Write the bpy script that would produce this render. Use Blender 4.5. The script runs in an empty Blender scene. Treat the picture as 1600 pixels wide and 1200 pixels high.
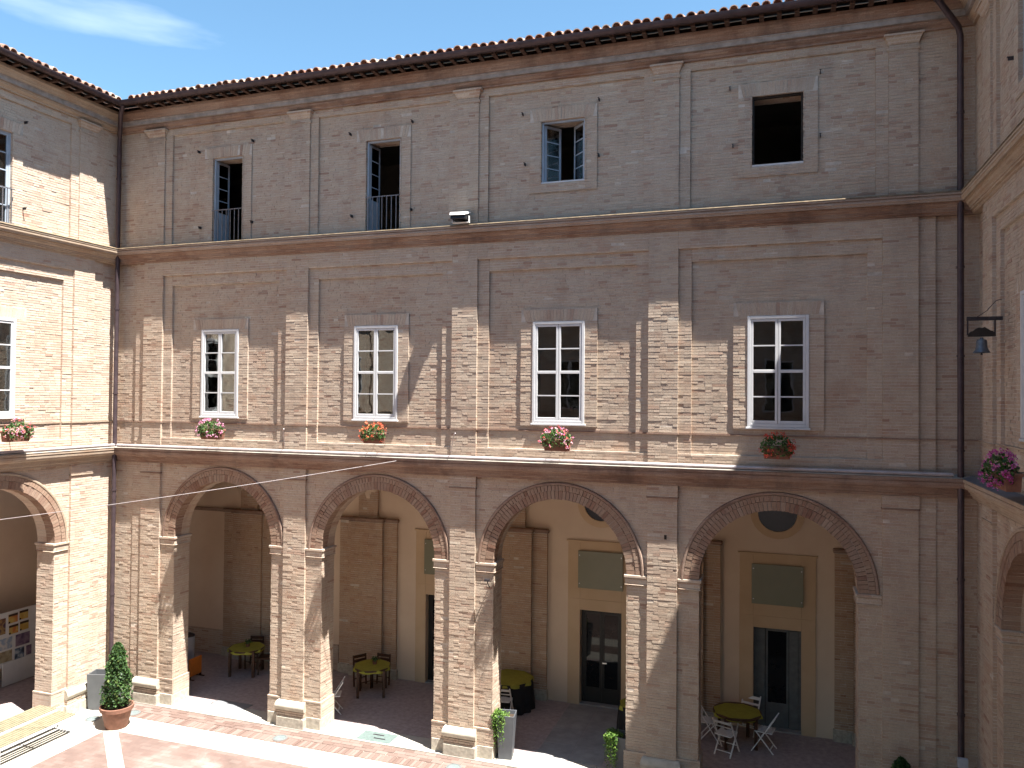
import bpy, bmesh, math, random
import numpy as np
from mathutils import Vector, Matrix, Euler
rnd = random.Random(7)
sc = bpy.context.scene
COL = sc.collection
pi = math.pi

# ------------------------------------------------------------------ camera
cam = bpy.data.cameras.new('camera'); camo = bpy.data.objects.new('camera', cam); COL.objects.link(camo)
cam.sensor_width = 36.0; cam.lens = 1220.77 / 1600 * 36.0; cam.clip_end = 800; cam.clip_start = 0.05
YAW, PITCH, ROLL = math.radians(18.969), math.radians(0.935), math.radians(0.479)
def cam_dir(x, f, u):
    c, s = math.cos(ROLL), math.sin(ROLL); x, u = c*x - s*u, s*x + c*u
    c, s = math.cos(PITCH), math.sin(PITCH); f, u = c*f - s*u, s*f + c*u
    c, s = math.cos(YAW), math.sin(YAW); x, f = c*x - s*f, s*x + c*f
    return Vector((x, f, u))
rx, ux, bk = cam_dir(1, 0, 0), cam_dir(0, 0, 1), -cam_dir(0, 1, 0)
camo.matrix_world = Matrix(((rx.x, ux.x, bk.x, 0), (rx.y, ux.y, bk.y, 0), (rx.z, ux.z, bk.z, 0), (0, 0, 0, 1)))
sc.camera = camo

# ------------------------------------------------------------------ light
SUN = Vector((-0.39, 0.142, -1.0)).normalized()
EXPOSURE = 2.05; SKY = 0.06; SUNP = 5.0
w = bpy.data.worlds.new('World'); sc.world = w; w.use_nodes = True
nt = w.node_tree; nt.nodes.clear()
def N(t, ty, **k):
    n = t.nodes.new(ty)
    for a, b in k.items():
        if a.startswith('i_'): n.inputs[int(a[2:]) if a[2:].isdigit() else a[2:].replace('_', ' ')].default_value = b
        else: setattr(n, a, b)
    return n
sky = N(nt, 'ShaderNodeTexSky', sky_type='NISHITA', sun_disc=False)
sky.sun_elevation = math.asin(-SUN.z); sky.sun_rotation = math.atan2(-SUN.x, -SUN.y)
sky.air_density = 1.0; sky.dust_density = 0.3; sky.ozone_density = 0.6; sky.altitude = 200
tc = N(nt, 'ShaderNodeTexCoord'); mp = N(nt, 'ShaderNodeMapping'); mp.inputs['Scale'].default_value = (1.2, 1.2, 6.0)
mp.inputs['Location'].default_value = (5.17, 4.72, 8.68)
nz = N(nt, 'ShaderNodeTexNoise'); nz.inputs['Scale'].default_value = 1.6; nz.inputs['Detail'].default_value = 7; nz.inputs['Roughness'].default_value = 0.5
cr = N(nt, 'ShaderNodeValToRGB'); cr.color_ramp.elements[0].position = 0.60; cr.color_ramp.elements[1].position = 0.80
cr.color_ramp.elements[1].color = (0.4, 0.4, 0.4, 1); cr.color_ramp.elements[0].color = (0, 0, 0, 1)
mx = N(nt, 'ShaderNodeMixRGB'); mx.inputs[2].default_value = (8.5, 9.2, 10.0, 1)
bg = N(nt, 'ShaderNodeBackground'); bg.inputs[1].default_value = SKY; wo = N(nt, 'ShaderNodeOutputWorld')
L = nt.links.new
L(tc.outputs['Generated'], mp.inputs[0]); L(mp.outputs[0], nz.inputs['Vector']); L(nz.outputs[0], cr.inputs[0]); L(cr.outputs[0], mx.inputs[0])
tint = N(nt, 'ShaderNodeMixRGB', blend_type='MULTIPLY'); tint.inputs[0].default_value = 1; tint.inputs[2].default_value = (0.82, 1.05, 1.05, 1)
L(sky.outputs[0], tint.inputs[1]); L(tint.outputs[0], mx.inputs[1]); L(mx.outputs[0], bg.inputs[0]); L(bg.outputs[0], wo.inputs[0])
sun = bpy.data.lights.new('sun', 'SUN'); sun.energy = SUNP; sun.angle = math.radians(0.53); sun.color = (1.0, 0.965, 0.91)
suno = bpy.data.objects.new('sun', sun); COL.objects.link(suno); suno.rotation_euler = SUN.to_track_quat('-Z', 'Y').to_euler(); suno.location = (10, -8, 30)
sc.view_settings.view_transform = 'Standard'; sc.view_settings.look = 'None'; sc.view_settings.gamma = 1; sc.view_settings.exposure = EXPOSURE
sc.view_settings.use_curve_mapping = False
sc.render.engine = 'CYCLES'
sc.cycles.max_bounces = 8; sc.cycles.diffuse_bounces = 5; sc.cycles.glossy_bounces = 4; sc.cycles.transparent_max_bounces = 12; sc.cycles.transmission_bounces = 4
sc.cycles.use_denoising = True; sc.cycles.caustics_reflective = False; sc.cycles.caustics_refractive = False
sc.cycles.sample_clamp_indirect = 6

# ------------------------------------------------------------------ materials
MATS = {}; CHT = .0585
def newmat(name):
    m = bpy.data.materials.new(name); m.use_nodes = True; t = m.node_tree; t.nodes.clear()
    o = N(t, 'ShaderNodeOutputMaterial'); b = N(t, 'ShaderNodeBsdfPrincipled'); t.links.new(b.outputs[0], o.inputs[0])
    b.inputs['Specular IOR Level'].default_value = 0.3
    MATS[name] = m
    return m, t, b
def ramp(t, stops, interp='LINEAR'):
    r = N(t, 'ShaderNodeValToRGB'); r.color_ramp.interpolation = interp; e = r.color_ramp.elements
    while len(e) < len(stops): e.new(0.5)
    for q, (p, c) in zip(e, stops): q.position = p; q.color = (*c, 1) if len(c) == 3 else c
    return r
def noise(t, scale, detail=4, rough=0.55, vec=None, dist=0):
    n = N(t, 'ShaderNodeTexNoise'); n.inputs['Scale'].default_value = scale; n.inputs['Detail'].default_value = detail
    n.inputs['Roughness'].default_value = rough; n.inputs['Distortion'].default_value = dist
    if vec is not None: t.links.new(vec, n.inputs['Vector'])
    return n
def mixc(t, fac, a, b, mode='MIX'):
    m = N(t, 'ShaderNodeMix', data_type='RGBA', blend_type=mode)
    for sock, v in ((m.inputs[0], fac), (m.inputs[6], a), (m.inputs[7], b)):
        if hasattr(v, 'links'): t.links.new(v, sock)
        elif isinstance(v, (int, float)): sock.default_value = v
        else: sock.default_value = (*v, 1)
    return m.outputs[2]
def bump(t, b, h, strength=0.3, dist=0.01):
    n = N(t, 'ShaderNodeBump'); n.inputs['Strength'].default_value = strength; n.inputs['Distance'].default_value = dist
    t.links.new(h, n.inputs['Height']); t.links.new(n.outputs[0], b.inputs['Normal'])
def simple(name, col, rough=0.6, var=0.15, scale=8, metallic=0.0, bmp=0.1, spec=0.3, coord='Object'):
    m, t, b = newmat(name)
    tcn = N(t, 'ShaderNodeTexCoord'); n = noise(t, scale, 5, 0.6, tcn.outputs[coord])
    c0 = tuple(max(0, x*(1-var)) for x in col); c1 = tuple(min(1, x*(1+var)) for x in col)
    r = ramp(t, [(0.3, c0), (0.7, c1)]); t.links.new(n.outputs[0], r.inputs[0]); t.links.new(r.outputs[0], b.inputs['Base Color'])
    b.inputs['Roughness'].default_value = rough; b.inputs['Metallic'].default_value = metallic; b.inputs['Specular IOR Level'].default_value = spec
    if bmp: bump(t, b, n.outputs[0], bmp, 0.01)
    return m
BRICK_STOPS = [(0.0, (.33, .215, .16)), (.12, (.405, .29, .22)), (.35, (.45, .35, .27)), (.65, (.475, .385, .297)), (.82, (.43, .32, .24)), (.93, (.50, .415, .325)), (1.0, (.545, .475, .385))]
def brick_shade(t, b, col, coord, grime=1.0, pale=1.0):
    n1 = noise(t, 0.55, 6, 0.6, coord); r1 = ramp(t, [(.42, (0, 0, 0)), (.72, (1, 1, 1))]); t.links.new(n1.outputs[0], r1.inputs[0])
    f = N(t, 'ShaderNodeMath', operation='MULTIPLY'); f.inputs[1].default_value = 0.38*pale; t.links.new(r1.outputs[0], f.inputs[0])
    c = mixc(t, f.outputs[0], col, (.475, .41, .345))
    mpn = N(t, 'ShaderNodeMapping'); mpn.inputs['Scale'].default_value = (1.3, 1.3, .35); mpn.inputs['Location'].default_value = (3.3, 1.7, 9.1); t.links.new(coord, mpn.inputs[0])
    n2 = noise(t, 1.1, 7, 0.65, mpn.outputs[0]); r2 = ramp(t, [(.52, (0, 0, 0)), (.75, (1, 1, 1))]); t.links.new(n2.outputs[0], r2.inputs[0])
    f2 = N(t, 'ShaderNodeMath', operation='MULTIPLY'); f2.inputs[1].default_value = 0.55*grime; t.links.new(r2.outputs[0], f2.inputs[0])
    c = mixc(t, f2.outputs[0], c, (.26, .20, .165) if grime < 1.3 else (.10, .07, .06))
    n4 = noise(t, 1.7, 5, 0.6, coord, .5); r4 = ramp(t, [(.50, (0, 0, 0)), (.68, (1, 1, 1))]); t.links.new(n4.outputs[0], r4.inputs[0])
    f4 = N(t, 'ShaderNodeMath', operation='MULTIPLY'); f4.inputs[1].default_value = 0.55; t.links.new(r4.outputs[0], f4.inputs[0])
    c = mixc(t, f4.outputs[0], c, mixc(t, 1.0, c, (.90, .76, .70), 'MULTIPLY'))
    n3 = noise(t, 45, 4, 0.7, coord); r3 = ramp(t, [(.25, (.78, .78, .78)), (.75, (1.18, 1.18, 1.18))]); t.links.new(n3.outputs[0], r3.inputs[0])
    c = mixc(t, 1.0, c, r3.outputs[0], 'MULTIPLY')
    t.links.new(c, b.inputs['Base Color']); b.inputs['Roughness'].default_value = 0.92; b.inputs['Specular IOR Level'].default_value = 0.15
    bump(t, b, n3.outputs[0], 0.5, 0.006)
def mk_brick():
    m, t, b = newmat('brick_field'); tcn = N(t, 'ShaderNodeTexCoord')
    at = N(t, 'ShaderNodeAttribute', attribute_name='rnd'); r = ramp(t, BRICK_STOPS); t.links.new(at.outputs['Fac'], r.inputs[0])
    brick_shade(t, b, r.outputs[0], tcn.outputs['Object'])
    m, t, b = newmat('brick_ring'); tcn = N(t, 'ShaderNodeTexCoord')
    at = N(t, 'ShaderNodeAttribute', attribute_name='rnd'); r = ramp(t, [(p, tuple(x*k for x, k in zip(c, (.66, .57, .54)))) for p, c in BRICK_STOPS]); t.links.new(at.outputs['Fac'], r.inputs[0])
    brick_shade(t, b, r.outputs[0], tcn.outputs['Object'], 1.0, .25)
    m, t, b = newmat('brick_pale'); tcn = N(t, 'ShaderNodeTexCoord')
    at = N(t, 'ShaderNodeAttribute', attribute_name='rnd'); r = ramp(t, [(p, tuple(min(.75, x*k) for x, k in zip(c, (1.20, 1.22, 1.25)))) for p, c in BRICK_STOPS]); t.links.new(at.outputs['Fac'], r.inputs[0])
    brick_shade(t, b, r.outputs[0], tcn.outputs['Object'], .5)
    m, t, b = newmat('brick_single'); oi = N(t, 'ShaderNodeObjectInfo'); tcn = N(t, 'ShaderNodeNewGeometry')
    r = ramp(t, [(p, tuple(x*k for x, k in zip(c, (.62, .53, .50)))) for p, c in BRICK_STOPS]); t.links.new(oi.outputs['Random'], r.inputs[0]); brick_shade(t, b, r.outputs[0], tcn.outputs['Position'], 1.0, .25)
    m, t, b = newmat('roof_tile'); oi = N(t, 'ShaderNodeObjectInfo'); tcn = N(t, 'ShaderNodeNewGeometry')
    r = ramp(t, [(0, (.22, .11, .08)), (.4, (.36, .19, .13)), (.75, (.44, .28, .20)), (1, (.50, .40, .33))]); t.links.new(oi.outputs['Random'], r.inputs[0]); brick_shade(t, b, r.outputs[0], tcn.outputs['Position'], 1.2)
    # brick drawn by texture for surfaces that cannot be picked apart
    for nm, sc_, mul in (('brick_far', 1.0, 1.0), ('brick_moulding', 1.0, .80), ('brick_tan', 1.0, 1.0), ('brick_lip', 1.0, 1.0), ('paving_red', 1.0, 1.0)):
        m, t, b = newmat(nm); tcn = N(t, 'ShaderNodeTexCoord'); sp = N(t, 'ShaderNodeSeparateXYZ'); t.links.new(tcn.outputs['Object'], sp.inputs[0])
        cb = N(t, 'ShaderNodeCombineXYZ')
        if nm == 'paving_red': t.links.new(sp.outputs[0], cb.inputs[0]); t.links.new(sp.outputs[1], cb.inputs[1])
        else:
            ad = N(t, 'ShaderNodeMath', operation='ADD'); t.links.new(sp.outputs[0], ad.inputs[0]); t.links.new(sp.outputs[1], ad.inputs[1])
            t.links.new(ad.outputs[0], cb.inputs[0]); t.links.new(sp.outputs[2], cb.inputs[1])
        bt = N(t, 'ShaderNodeTexBrick'); t.links.new(cb.outputs[0], bt.inputs['Vector']); bt.inputs['Scale'].default_value = 1
        bt.inputs['Brick Width'].default_value = .27; bt.inputs['Row Height'].default_value = {'paving_red': .13, 'brick_far': CHT, 'brick_moulding': .03, 'brick_tan': .03, 'brick_lip': .03}[nm]; bt.inputs['Mortar Size'].default_value = .007
        bt.inputs['Color1'].default_value = (0, 0, 0, 1); bt.inputs['Color2'].default_value = (1, 1, 1, 1); bt.inputs['Mortar'].default_value = (.5, .5, .5, 1)
        if nm == 'paving_red': r = ramp(t, [(0, (.14, .096, .083)), (.5, (.155, .11, .095)), (1, (.175, .13, .114))])
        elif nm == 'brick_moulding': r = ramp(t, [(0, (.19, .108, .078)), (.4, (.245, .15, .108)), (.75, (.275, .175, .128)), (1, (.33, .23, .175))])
        elif nm == 'brick_lip': r = ramp(t, [(0, (.27, .19, .145)), (.5, (.32, .235, .185)), (1, (.38, .30, .245))])
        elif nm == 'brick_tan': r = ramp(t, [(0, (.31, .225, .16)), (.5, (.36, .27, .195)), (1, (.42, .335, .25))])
        else: r = ramp(t, BRICK_STOPS)
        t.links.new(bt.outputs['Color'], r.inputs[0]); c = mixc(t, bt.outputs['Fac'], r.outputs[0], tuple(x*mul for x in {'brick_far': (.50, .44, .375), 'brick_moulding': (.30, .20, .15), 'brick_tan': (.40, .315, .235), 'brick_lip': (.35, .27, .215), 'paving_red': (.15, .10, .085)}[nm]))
        if nm == 'paving_red':
            n1 = noise(t, .7, 6, .65, tcn.outputs['Object'], .8); rr_ = ramp(t, [(.35, (.8, .8, .8)), (.55, (1, 1, 1)), (.72, (1.5, 1.55, 1.6))]); t.links.new(n1.outputs[0], rr_.inputs[0])
            t.links.new(mixc(t, 1.0, c, rr_.outputs[0], 'MULTIPLY'), b.inputs['Base Color']); b.inputs['Roughness'].default_value = .85; bump(t, b, n1.outputs[0], .2, .004); continue
        brick_shade(t, b, c, tcn.outputs['Object'], 1.0 if nm != 'brick_moulding' else 1.5)
mk_brick()
def mk_red():
    m, t, b = newmat('brick_red'); tcn = N(t, 'ShaderNodeTexCoord')
    at = N(t, 'ShaderNodeAttribute', attribute_name='rnd'); r = ramp(t, [(p, (c[0]*.92, c[1]*.80, c[2]*.70)) for p, c in BRICK_STOPS]); t.links.new(at.outputs['Fac'], r.inputs[0])
    brick_shade(t, b, mixc(t, .0, r.outputs[0], r.outputs[0]), tcn.outputs['Object'], .6)
mk_red()
def mk_mould():
    m, t, b = newmat('plaster'); tcn = N(t, 'ShaderNodeTexCoord'); n = noise(t, .8, 6, .6, tcn.outputs['Object']); n2 = noise(t, 30, 4, .6, tcn.outputs['Object'])
    r = ramp(t, [(.3, (.58, .45, .335)), (.7, (.66, .53, .405))]); t.links.new(n.outputs[0], r.inputs[0]); t.links.new(r.outputs[0], b.inputs['Base Color'])
    b.inputs['Roughness'].default_value = .9; bump(t, b, n2.outputs[0], .15, .005)
    m, t, b = newmat('ochre'); tcn = N(t, 'ShaderNodeTexCoord'); n = noise(t, 1.2, 6, .6, tcn.outputs['Object']); n2 = noise(t, 30, 4, .6, tcn.outputs['Object'])
    r = ramp(t, [(.3, (.50, .355, .22)), (.7, (.56, .41, .27))]); t.links.new(n.outputs[0], r.inputs[0]); t.links.new(r.outputs[0], b.inputs['Base Color'])
    b.inputs['Roughness'].default_value = .9; bump(t, b, n2.outputs[0], .15, .005)
    m, t, b = newmat('glass'); out = [x for x in t.nodes if x.type == 'OUTPUT_MATERIAL'][0]; t.nodes.remove(b)
    fr = N(t, 'ShaderNodeFresnel'); fr.inputs[0].default_value = 1.55; tr = N(t, 'ShaderNodeBsdfTransparent'); tr.inputs[0].default_value = (.72, .76, .75, 1)
    gl = N(t, 'ShaderNodeBsdfGlossy'); gl.inputs['Roughness'].default_value = .015; gl.inputs[0].default_value = (.95, .95, .95, 1)
    geo = N(t, 'ShaderNodeNewGeometry'); nn = noise(t, 1.7, 2, .5, geo.outputs['Position']); bp = N(t, 'ShaderNodeBump'); bp.inputs['Strength'].default_value = .12; bp.inputs['Distance'].default_value = .02
    t.links.new(nn.outputs[0], bp.inputs['Height']); t.links.new(bp.outputs[0], gl.inputs['Normal'])
    mul = N(t, 'ShaderNodeMath', operation='MULTIPLY'); mul.inputs[1].default_value = 1.9; mul.use_clamp = True
    ms = N(t, 'ShaderNodeMixShader'); t.links.new(fr.outputs[0], mul.inputs[0]); t.links.new(mul.outputs[0], ms.inputs[0]); t.links.new(tr.outputs[0], ms.inputs[1]); t.links.new(gl.outputs[0], ms.inputs[2]); t.links.new(ms.outputs[0], out.inputs[0])
mk_mould()
simple('mortar', (.50, .44, .375), .95, .25, 6, bmp=.4, spec=.1)
simple('stone', (.45, .41, .34), .8, .18, 7, bmp=.3)
simple('plinth_stone', (.40, .36, .295), .85, .25, 12, bmp=.6)
simple('slab', (.42, .395, .345), .75, .10, 2.5, bmp=.1)
simple('grey_slab', (.30, .29, .28), .7, .2, 3, bmp=.1)
simple('floor_red', (.37, .305, .295), .6, .22, 9, bmp=.15)
simple('interior', (.20, .17, .14), .9, .2, 2)
simple('white_paint', (.56, .56, .565), .45, .05, 5, bmp=.02)
simple('blue_grey_paint', (.34, .39, .45), .5, .12, 5, bmp=.03)
simple('iron', (.055, .05, .055), .55, .3, 20, metallic=.6)
simple('rail_iron', (.20, .19, .20), .5, .2, 20, metallic=.5)
simple('pipe', (.07, .05, .055), .5, .25, 6, metallic=.35)
simple('conduit', (.40, .36, .36), .5, .15, 6, metallic=.2)
simple('lead', (.36, .32, .27), .8, .25, 5, bmp=.3)
simple('slate', (.13, .13, .14), .6, .25, 5, bmp=.2)
simple('rust_ledge', (.24, .18, .115), .9, .45, 9, bmp=.4)
simple('dark_wood', (.075, .035, .02), .5, .3, 12)
simple('rafter_wood', (.07, .042, .032), .8, .3, 12)
simple('light_wood', (.20, .175, .115), .6, .2, 10)
simple('cloth_green', (.33, .31, .045), .85, .12, 10)
simple('cloth_black', (.018, .017, .018), .85, .2, 10)
simple('white_chair', (.79, .78, .76), .45, .06, 6, bmp=.02)
simple('planter_grey', (.085, .09, .10), .5, .12, 4, bmp=.05)
simple('planter_lid', (.10, .105, .11), .5, .12, 4, bmp=.05)
simple('soil', (.045, .03, .02), .95, .4, 30, bmp=.5)
simple('terracotta', (.215, .105, .072), .75, .2, 8, bmp=.15)
simple('terracotta_dark', (.20, .09, .062), .8, .2, 8, bmp=.15)
simple('bronze', (.13, .145, .165), .5, .3, 14, metallic=.5)
simple('wood_black', (.03, .024, .02), .8, .3, 14)
simple('sign_glass', (.185, .18, .115), .4, .06, 2, bmp=0, spec=.5)
simple('steel', (.6, .6, .6), .3, .05, 5, metallic=.9, bmp=0)
simple('orange', (.62, .19, .03), .6, .1, 4, bmp=0)
simple('pale_grey', (.42, .43, .46), .6, .1, 4, bmp=0)
simple('board_white', (.55, .54, .52), .7, .06, 3, bmp=0)
simple('drain_grey', (.20, .205, .215), .6, .15, 10, bmp=.1)
simple('drain_green', (.115, .15, .14), .6, .2, 12, bmp=.15)
simple('lens_grey', (.15, .18, .18), .2, .15, 6, bmp=0, spec=.5)
simple('white_plastic', (.80, .79, .76), .45, .04, 6, bmp=0)
simple('glass_dark', (.010, .010, .012), .25, .1, 4, bmp=0, spec=.25)
simple('glass_door', (.006, .006, .007), .03, .1, 4, bmp=0, spec=.22)
simple('door_dark', (.018, .016, .015), .45, .2, 6)
simple('door_grey', (.115, .12, .12), .5, .2, 6)
def leafmat(name, stops, rough=.5):
    m, t, b = newmat(name); at = N(t, 'ShaderNodeAttribute', attribute_name='rnd'); r = ramp(t, stops); t.links.new(at.outputs['Fac'], r.inputs[0])
    t.links.new(r.outputs[0], b.inputs['Base Color']); b.inputs['Roughness'].default_value = rough
    out = [x for x in t.nodes if x.type == 'OUTPUT_MATERIAL'][0]; tl = N(t, 'ShaderNodeBsdfTranslucent'); t.links.new(r.outputs[0], tl.inputs[0])
    ms = N(t, 'ShaderNodeMixShader'); ms.inputs[0].default_value = .25; t.links.new(b.outputs[0], ms.inputs[1]); t.links.new(tl.outputs[0], ms.inputs[2]); t.links.new(ms.outputs[0], out.inputs[0])
leafmat('leaf_box', [(0, (.02, .045, .015)), (.6, (.05, .105, .03)), (.9, (.085, .155, .045)), (1, (.17, .21, .06))])
leafmat('leaf_trail', [(0, (.05, .10, .02)), (.6, (.10, .20, .035)), (1, (.20, .30, .06))])
leafmat('leaf_geranium', [(0, (.03, .07, .02)), (.6, (.06, .13, .03)), (1, (.12, .20, .06))])
for nm, c in (('pink', [(0, (.55, .13, .30)), (.5, (.68, .30, .45)), (1, (.80, .52, .62))]), ('red', [(0, (.45, .02, .02)), (.5, (.65, .06, .04)), (1, (.78, .20, .12))]),
              ('coral', [(0, (.55, .06, .03)), (.5, (.72, .16, .08)), (1, (.80, .35, .20))]), ('mixed', [(0, (.6, .03, .06)), (.3, (.75, .16, .14)), (.6, (.78, .45, .42)), (.8, (.62, .30, .62)), (1, (.8, .62, .58))]),
              ('magenta', [(0, (.38, .03, .22)), (.5, (.55, .10, .36)), (1, (.68, .28, .52))])): leafmat('petal_' + nm, c, .6)
def poster_mat(name, a, b_, c_, scale):
    m, t, b = newmat(name); tcn = N(t, 'ShaderNodeTexCoord'); n = noise(t, scale, 3, .5, tcn.outputs['Object'], .6)
    r = ramp(t, [(.38, a), (.5, b_), (.62, c_)]); t.links.new(n.outputs[0], r.inputs[0]); t.links.new(r.outputs[0], b.inputs['Base Color']); b.inputs['Roughness'].default_value = .5
poster_mat('poster_sun', (.42, .26, .06), (.50, .36, .10), (.45, .16, .05), 3)
poster_mat('poster_sea', (.45, .45, .42), (.20, .27, .36), (.50, .48, .44), 3)
poster_mat('poster_old', (.22, .17, .10), (.30, .25, .15), (.34, .30, .20), 5)
poster_mat('poster_night', (.03, .04, .06), (.10, .14, .20), (.35, .38, .40), 7)
poster_mat('poster_violet', (.09, .06, .10), (.16, .11, .16), (.22, .16, .20), 6)
poster_mat('poster_face', (.06, .03, .06), (.30, .20, .08), (.14, .07, .05), 5)
simple('ink', (.05, .03, .02), .7, .1, 5, bmp=0)

# ------------------------------------------------------------------ mesh helpers
ORG = {}
def place(o, parent, org):
    if parent is not None:
        o.parent = parent
    COL.objects.link(o); ORG[o.name] = org
class MB:
    """collects polygons in world or wing coordinates"""
    def __init__(s, F=None): s.v = []; s.f = []; s.F = F or (lambda a, b, c: (a, b, c))
    def pts(s, P): i = len(s.v); s.v += [s.F(*p) for p in P]; return i
    def poly(s, P): i = s.pts(P); s.f.append(tuple(range(i, i+len(P)))); return s
    def hexa(s, P):
        i = s.pts(P)
        for q in ((0, 1, 2, 3), (7, 6, 5, 4), (0, 4, 5, 1), (1, 5, 6, 2), (2, 6, 7, 3), (3, 7, 4, 0)): s.f.append(tuple(i+k for k in q))
        return s
    def box(s, a0, a1, b0, b1, c0, c1):
        return s.hexa([(a0, b0, c0), (a1, b0, c0), (a1, b0, c1), (a0, b0, c1), (a0, b1, c0), (a1, b1, c0), (a1, b1, c1), (a0, b1, c1)])
    def prof(s, P, lo, hi):
        """closed profile [(d,z)] run along s; lo(d), hi(d) give the mitred ends"""
        n = len(P); i = s.pts([(lo(d), d, z) for d, z in P]); j = s.pts([(hi(d), d, z) for d, z in P])
        for k in range(n): s.f.append((i+k, i+(k+1) % n, j+(k+1) % n, j+k))
        s.f.append(tuple(range(i, i+n))); s.f.append(tuple(range(j+n-1, j-1, -1))); return s
    def tube(s, path, r, n=8, cap=True):
        path = [Vector(s.F(*p)) for p in path]; F = s.F; s.F = lambda a, b, c: (a, b, c); rings = []
        for k, p in enumerate(path):
            t = (path[min(k+1, len(path)-1)] - path[max(k-1, 0)]).normalized()
            u = t.cross(Vector((0, 0, 1))); u = u.normalized() if u.length > .02 else Vector((1, 0, 0)); v = t.cross(u).normalized()
            rr = r[k] if isinstance(r, (list, tuple)) else r
            rings.append(s.pts([p + u*rr*math.cos(2*pi*q/n) + v*rr*math.sin(2*pi*q/n) for q in range(n)]))
        for a, b in zip(rings, rings[1:]):
            for q in range(n): s.f.append((a+q, a+(q+1) % n, b+(q+1) % n, b+q))
        if cap: s.f.append(tuple(rings[0]+q for q in range(n))); s.f.append(tuple(rings[-1]+n-1-q for q in range(n)))
        s.F = F; return s
    def bar(s, a, b, w, h=None):
        h = h or w; a, b = Vector(a), Vector(b); t = (b-a).normalized(); u = t.cross(Vector((0, 0, 1))); u = u.normalized() if u.length > .02 else Vector((1, 0, 0)); v = t.cross(u).normalized()
        P = []
        for p in (a, b): P += [p - u*w/2 - v*h/2, p + u*w/2 - v*h/2, p + u*w/2 + v*h/2, p - u*w/2 + v*h/2]
        return s.hexa(P)
    def lathe(s, P, n=24, c=(0, 0, 0)):
        rings = []
        for r, z in P: rings.append(s.pts([(c[0]+r*math.cos(2*pi*q/n), c[1]+r*math.sin(2*pi*q/n), c[2]+z) for q in range(n)]))
        for a, b in zip(rings, rings[1:]):
            for q in range(n): s.f.append((a+q, a+(q+1) % n, b+(q+1) % n, b+q))
        return s
    def mesh(s, name, org=(0, 0, 0), smooth=False, bevel=0):
        me = bpy.data.meshes.new(name); ox, oy, oz = org
        me.from_pydata([(a-ox, b-oy, c-oz) for a, b, c in s.v], [], s.f)
        bm = bmesh.new(); bm.from_mesh(me); bmesh.ops.recalc_face_normals(bm, faces=bm.faces[:])
        if bevel: bmesh.ops.bevel(bm, geom=[e for e in bm.edges if e.calc_face_angle(0) > .6], offset=bevel, segments=1, affect='EDGES', clamp_overlap=True)
        bm.to_mesh(me); bm.free()
        if smooth:
            for p in me.polygons: p.use_smooth = True
            try: me.set_sharp_from_angle(angle=.7)
            except Exception: pass
        return me
    def build(s, name, mat, parent=None, smooth=False, bevel=0, kind=None, loc=None, **kw):
        org = ORG[parent.name] if parent is not None else (loc or (0, 0, 0))
        me = s.mesh(name, org, smooth, bevel); me.materials.append(MATS[mat])
        o = bpy.data.objects.new(name, me)
        if parent is None and loc: o.location = loc
        place(o, parent, org)
        if kind: o['kind'] = kind
        for k, v in kw.items(): o[k] = v
        return o
def thing(name, label, cat, loc=(0, 0, 0), rz=0, group=None):
    o = bpy.data.objects.new(name, None); o.location = loc; o.rotation_euler = (0, 0, rz); COL.objects.link(o)
    ORG[o.name] = (0, 0, 0) ; o['label'] = label; o['category'] = cat
    if group: o['group'] = group
    o.empty_display_size = .2
    return o
def copy_tree(o, parent=None):
    c = o.copy(); COL.objects.link(c); c.parent = parent; ORG[c.name] = ORG[o.name]
    for ch in o.children: copy_tree(ch, c)
    return c
def inst(name, me, parent, mw):
    """object sharing mesh me, world matrix mw, under a parent that is not rotated"""
    o = bpy.data.objects.new(name, me); COL.objects.link(o); ORG[o.name] = (0, 0, 0)
    if parent is not None:
        o.parent = parent; mw = Matrix.Translation(-Vector(parent.location)) @ mw
    o.matrix_local = mw
    return o
def np_mesh(name, V, Fc, mat, parent, org, rn=None, kind=None, smooth=False):
    """V (n,3) world, Fc (m,4)"""
    me = bpy.data.meshes.new(name); V = np.asarray(V, np.float32) - np.asarray(org, np.float32); Fc = np.asarray(Fc, np.int32)
    me.vertices.add(len(V)); me.vertices.foreach_set('co', V.ravel()); k = Fc.shape[1]
    me.loops.add(Fc.size); me.loops.foreach_set('vertex_index', Fc.ravel()); me.polygons.add(len(Fc))
    me.polygons.foreach_set('loop_start', np.arange(0, Fc.size, k, dtype=np.int32)); me.polygons.foreach_set('loop_total', np.full(len(Fc), k, np.int32))
    if not smooth: me.attributes.new('sharp_face', 'BOOLEAN', 'FACE').data.foreach_set('value', np.ones(len(Fc), bool))
    me.update(calc_edges=True); me.validate()
    if rn is not None:
        a = me.attributes.new('rnd', 'FLOAT', 'FACE'); a.data.foreach_set('value', np.asarray(rn, np.float32))
    me.materials.append(MATS[mat]); o = bpy.data.objects.new(name, me); place(o, parent, org)
    if kind: o['kind'] = kind
    return o

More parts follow.
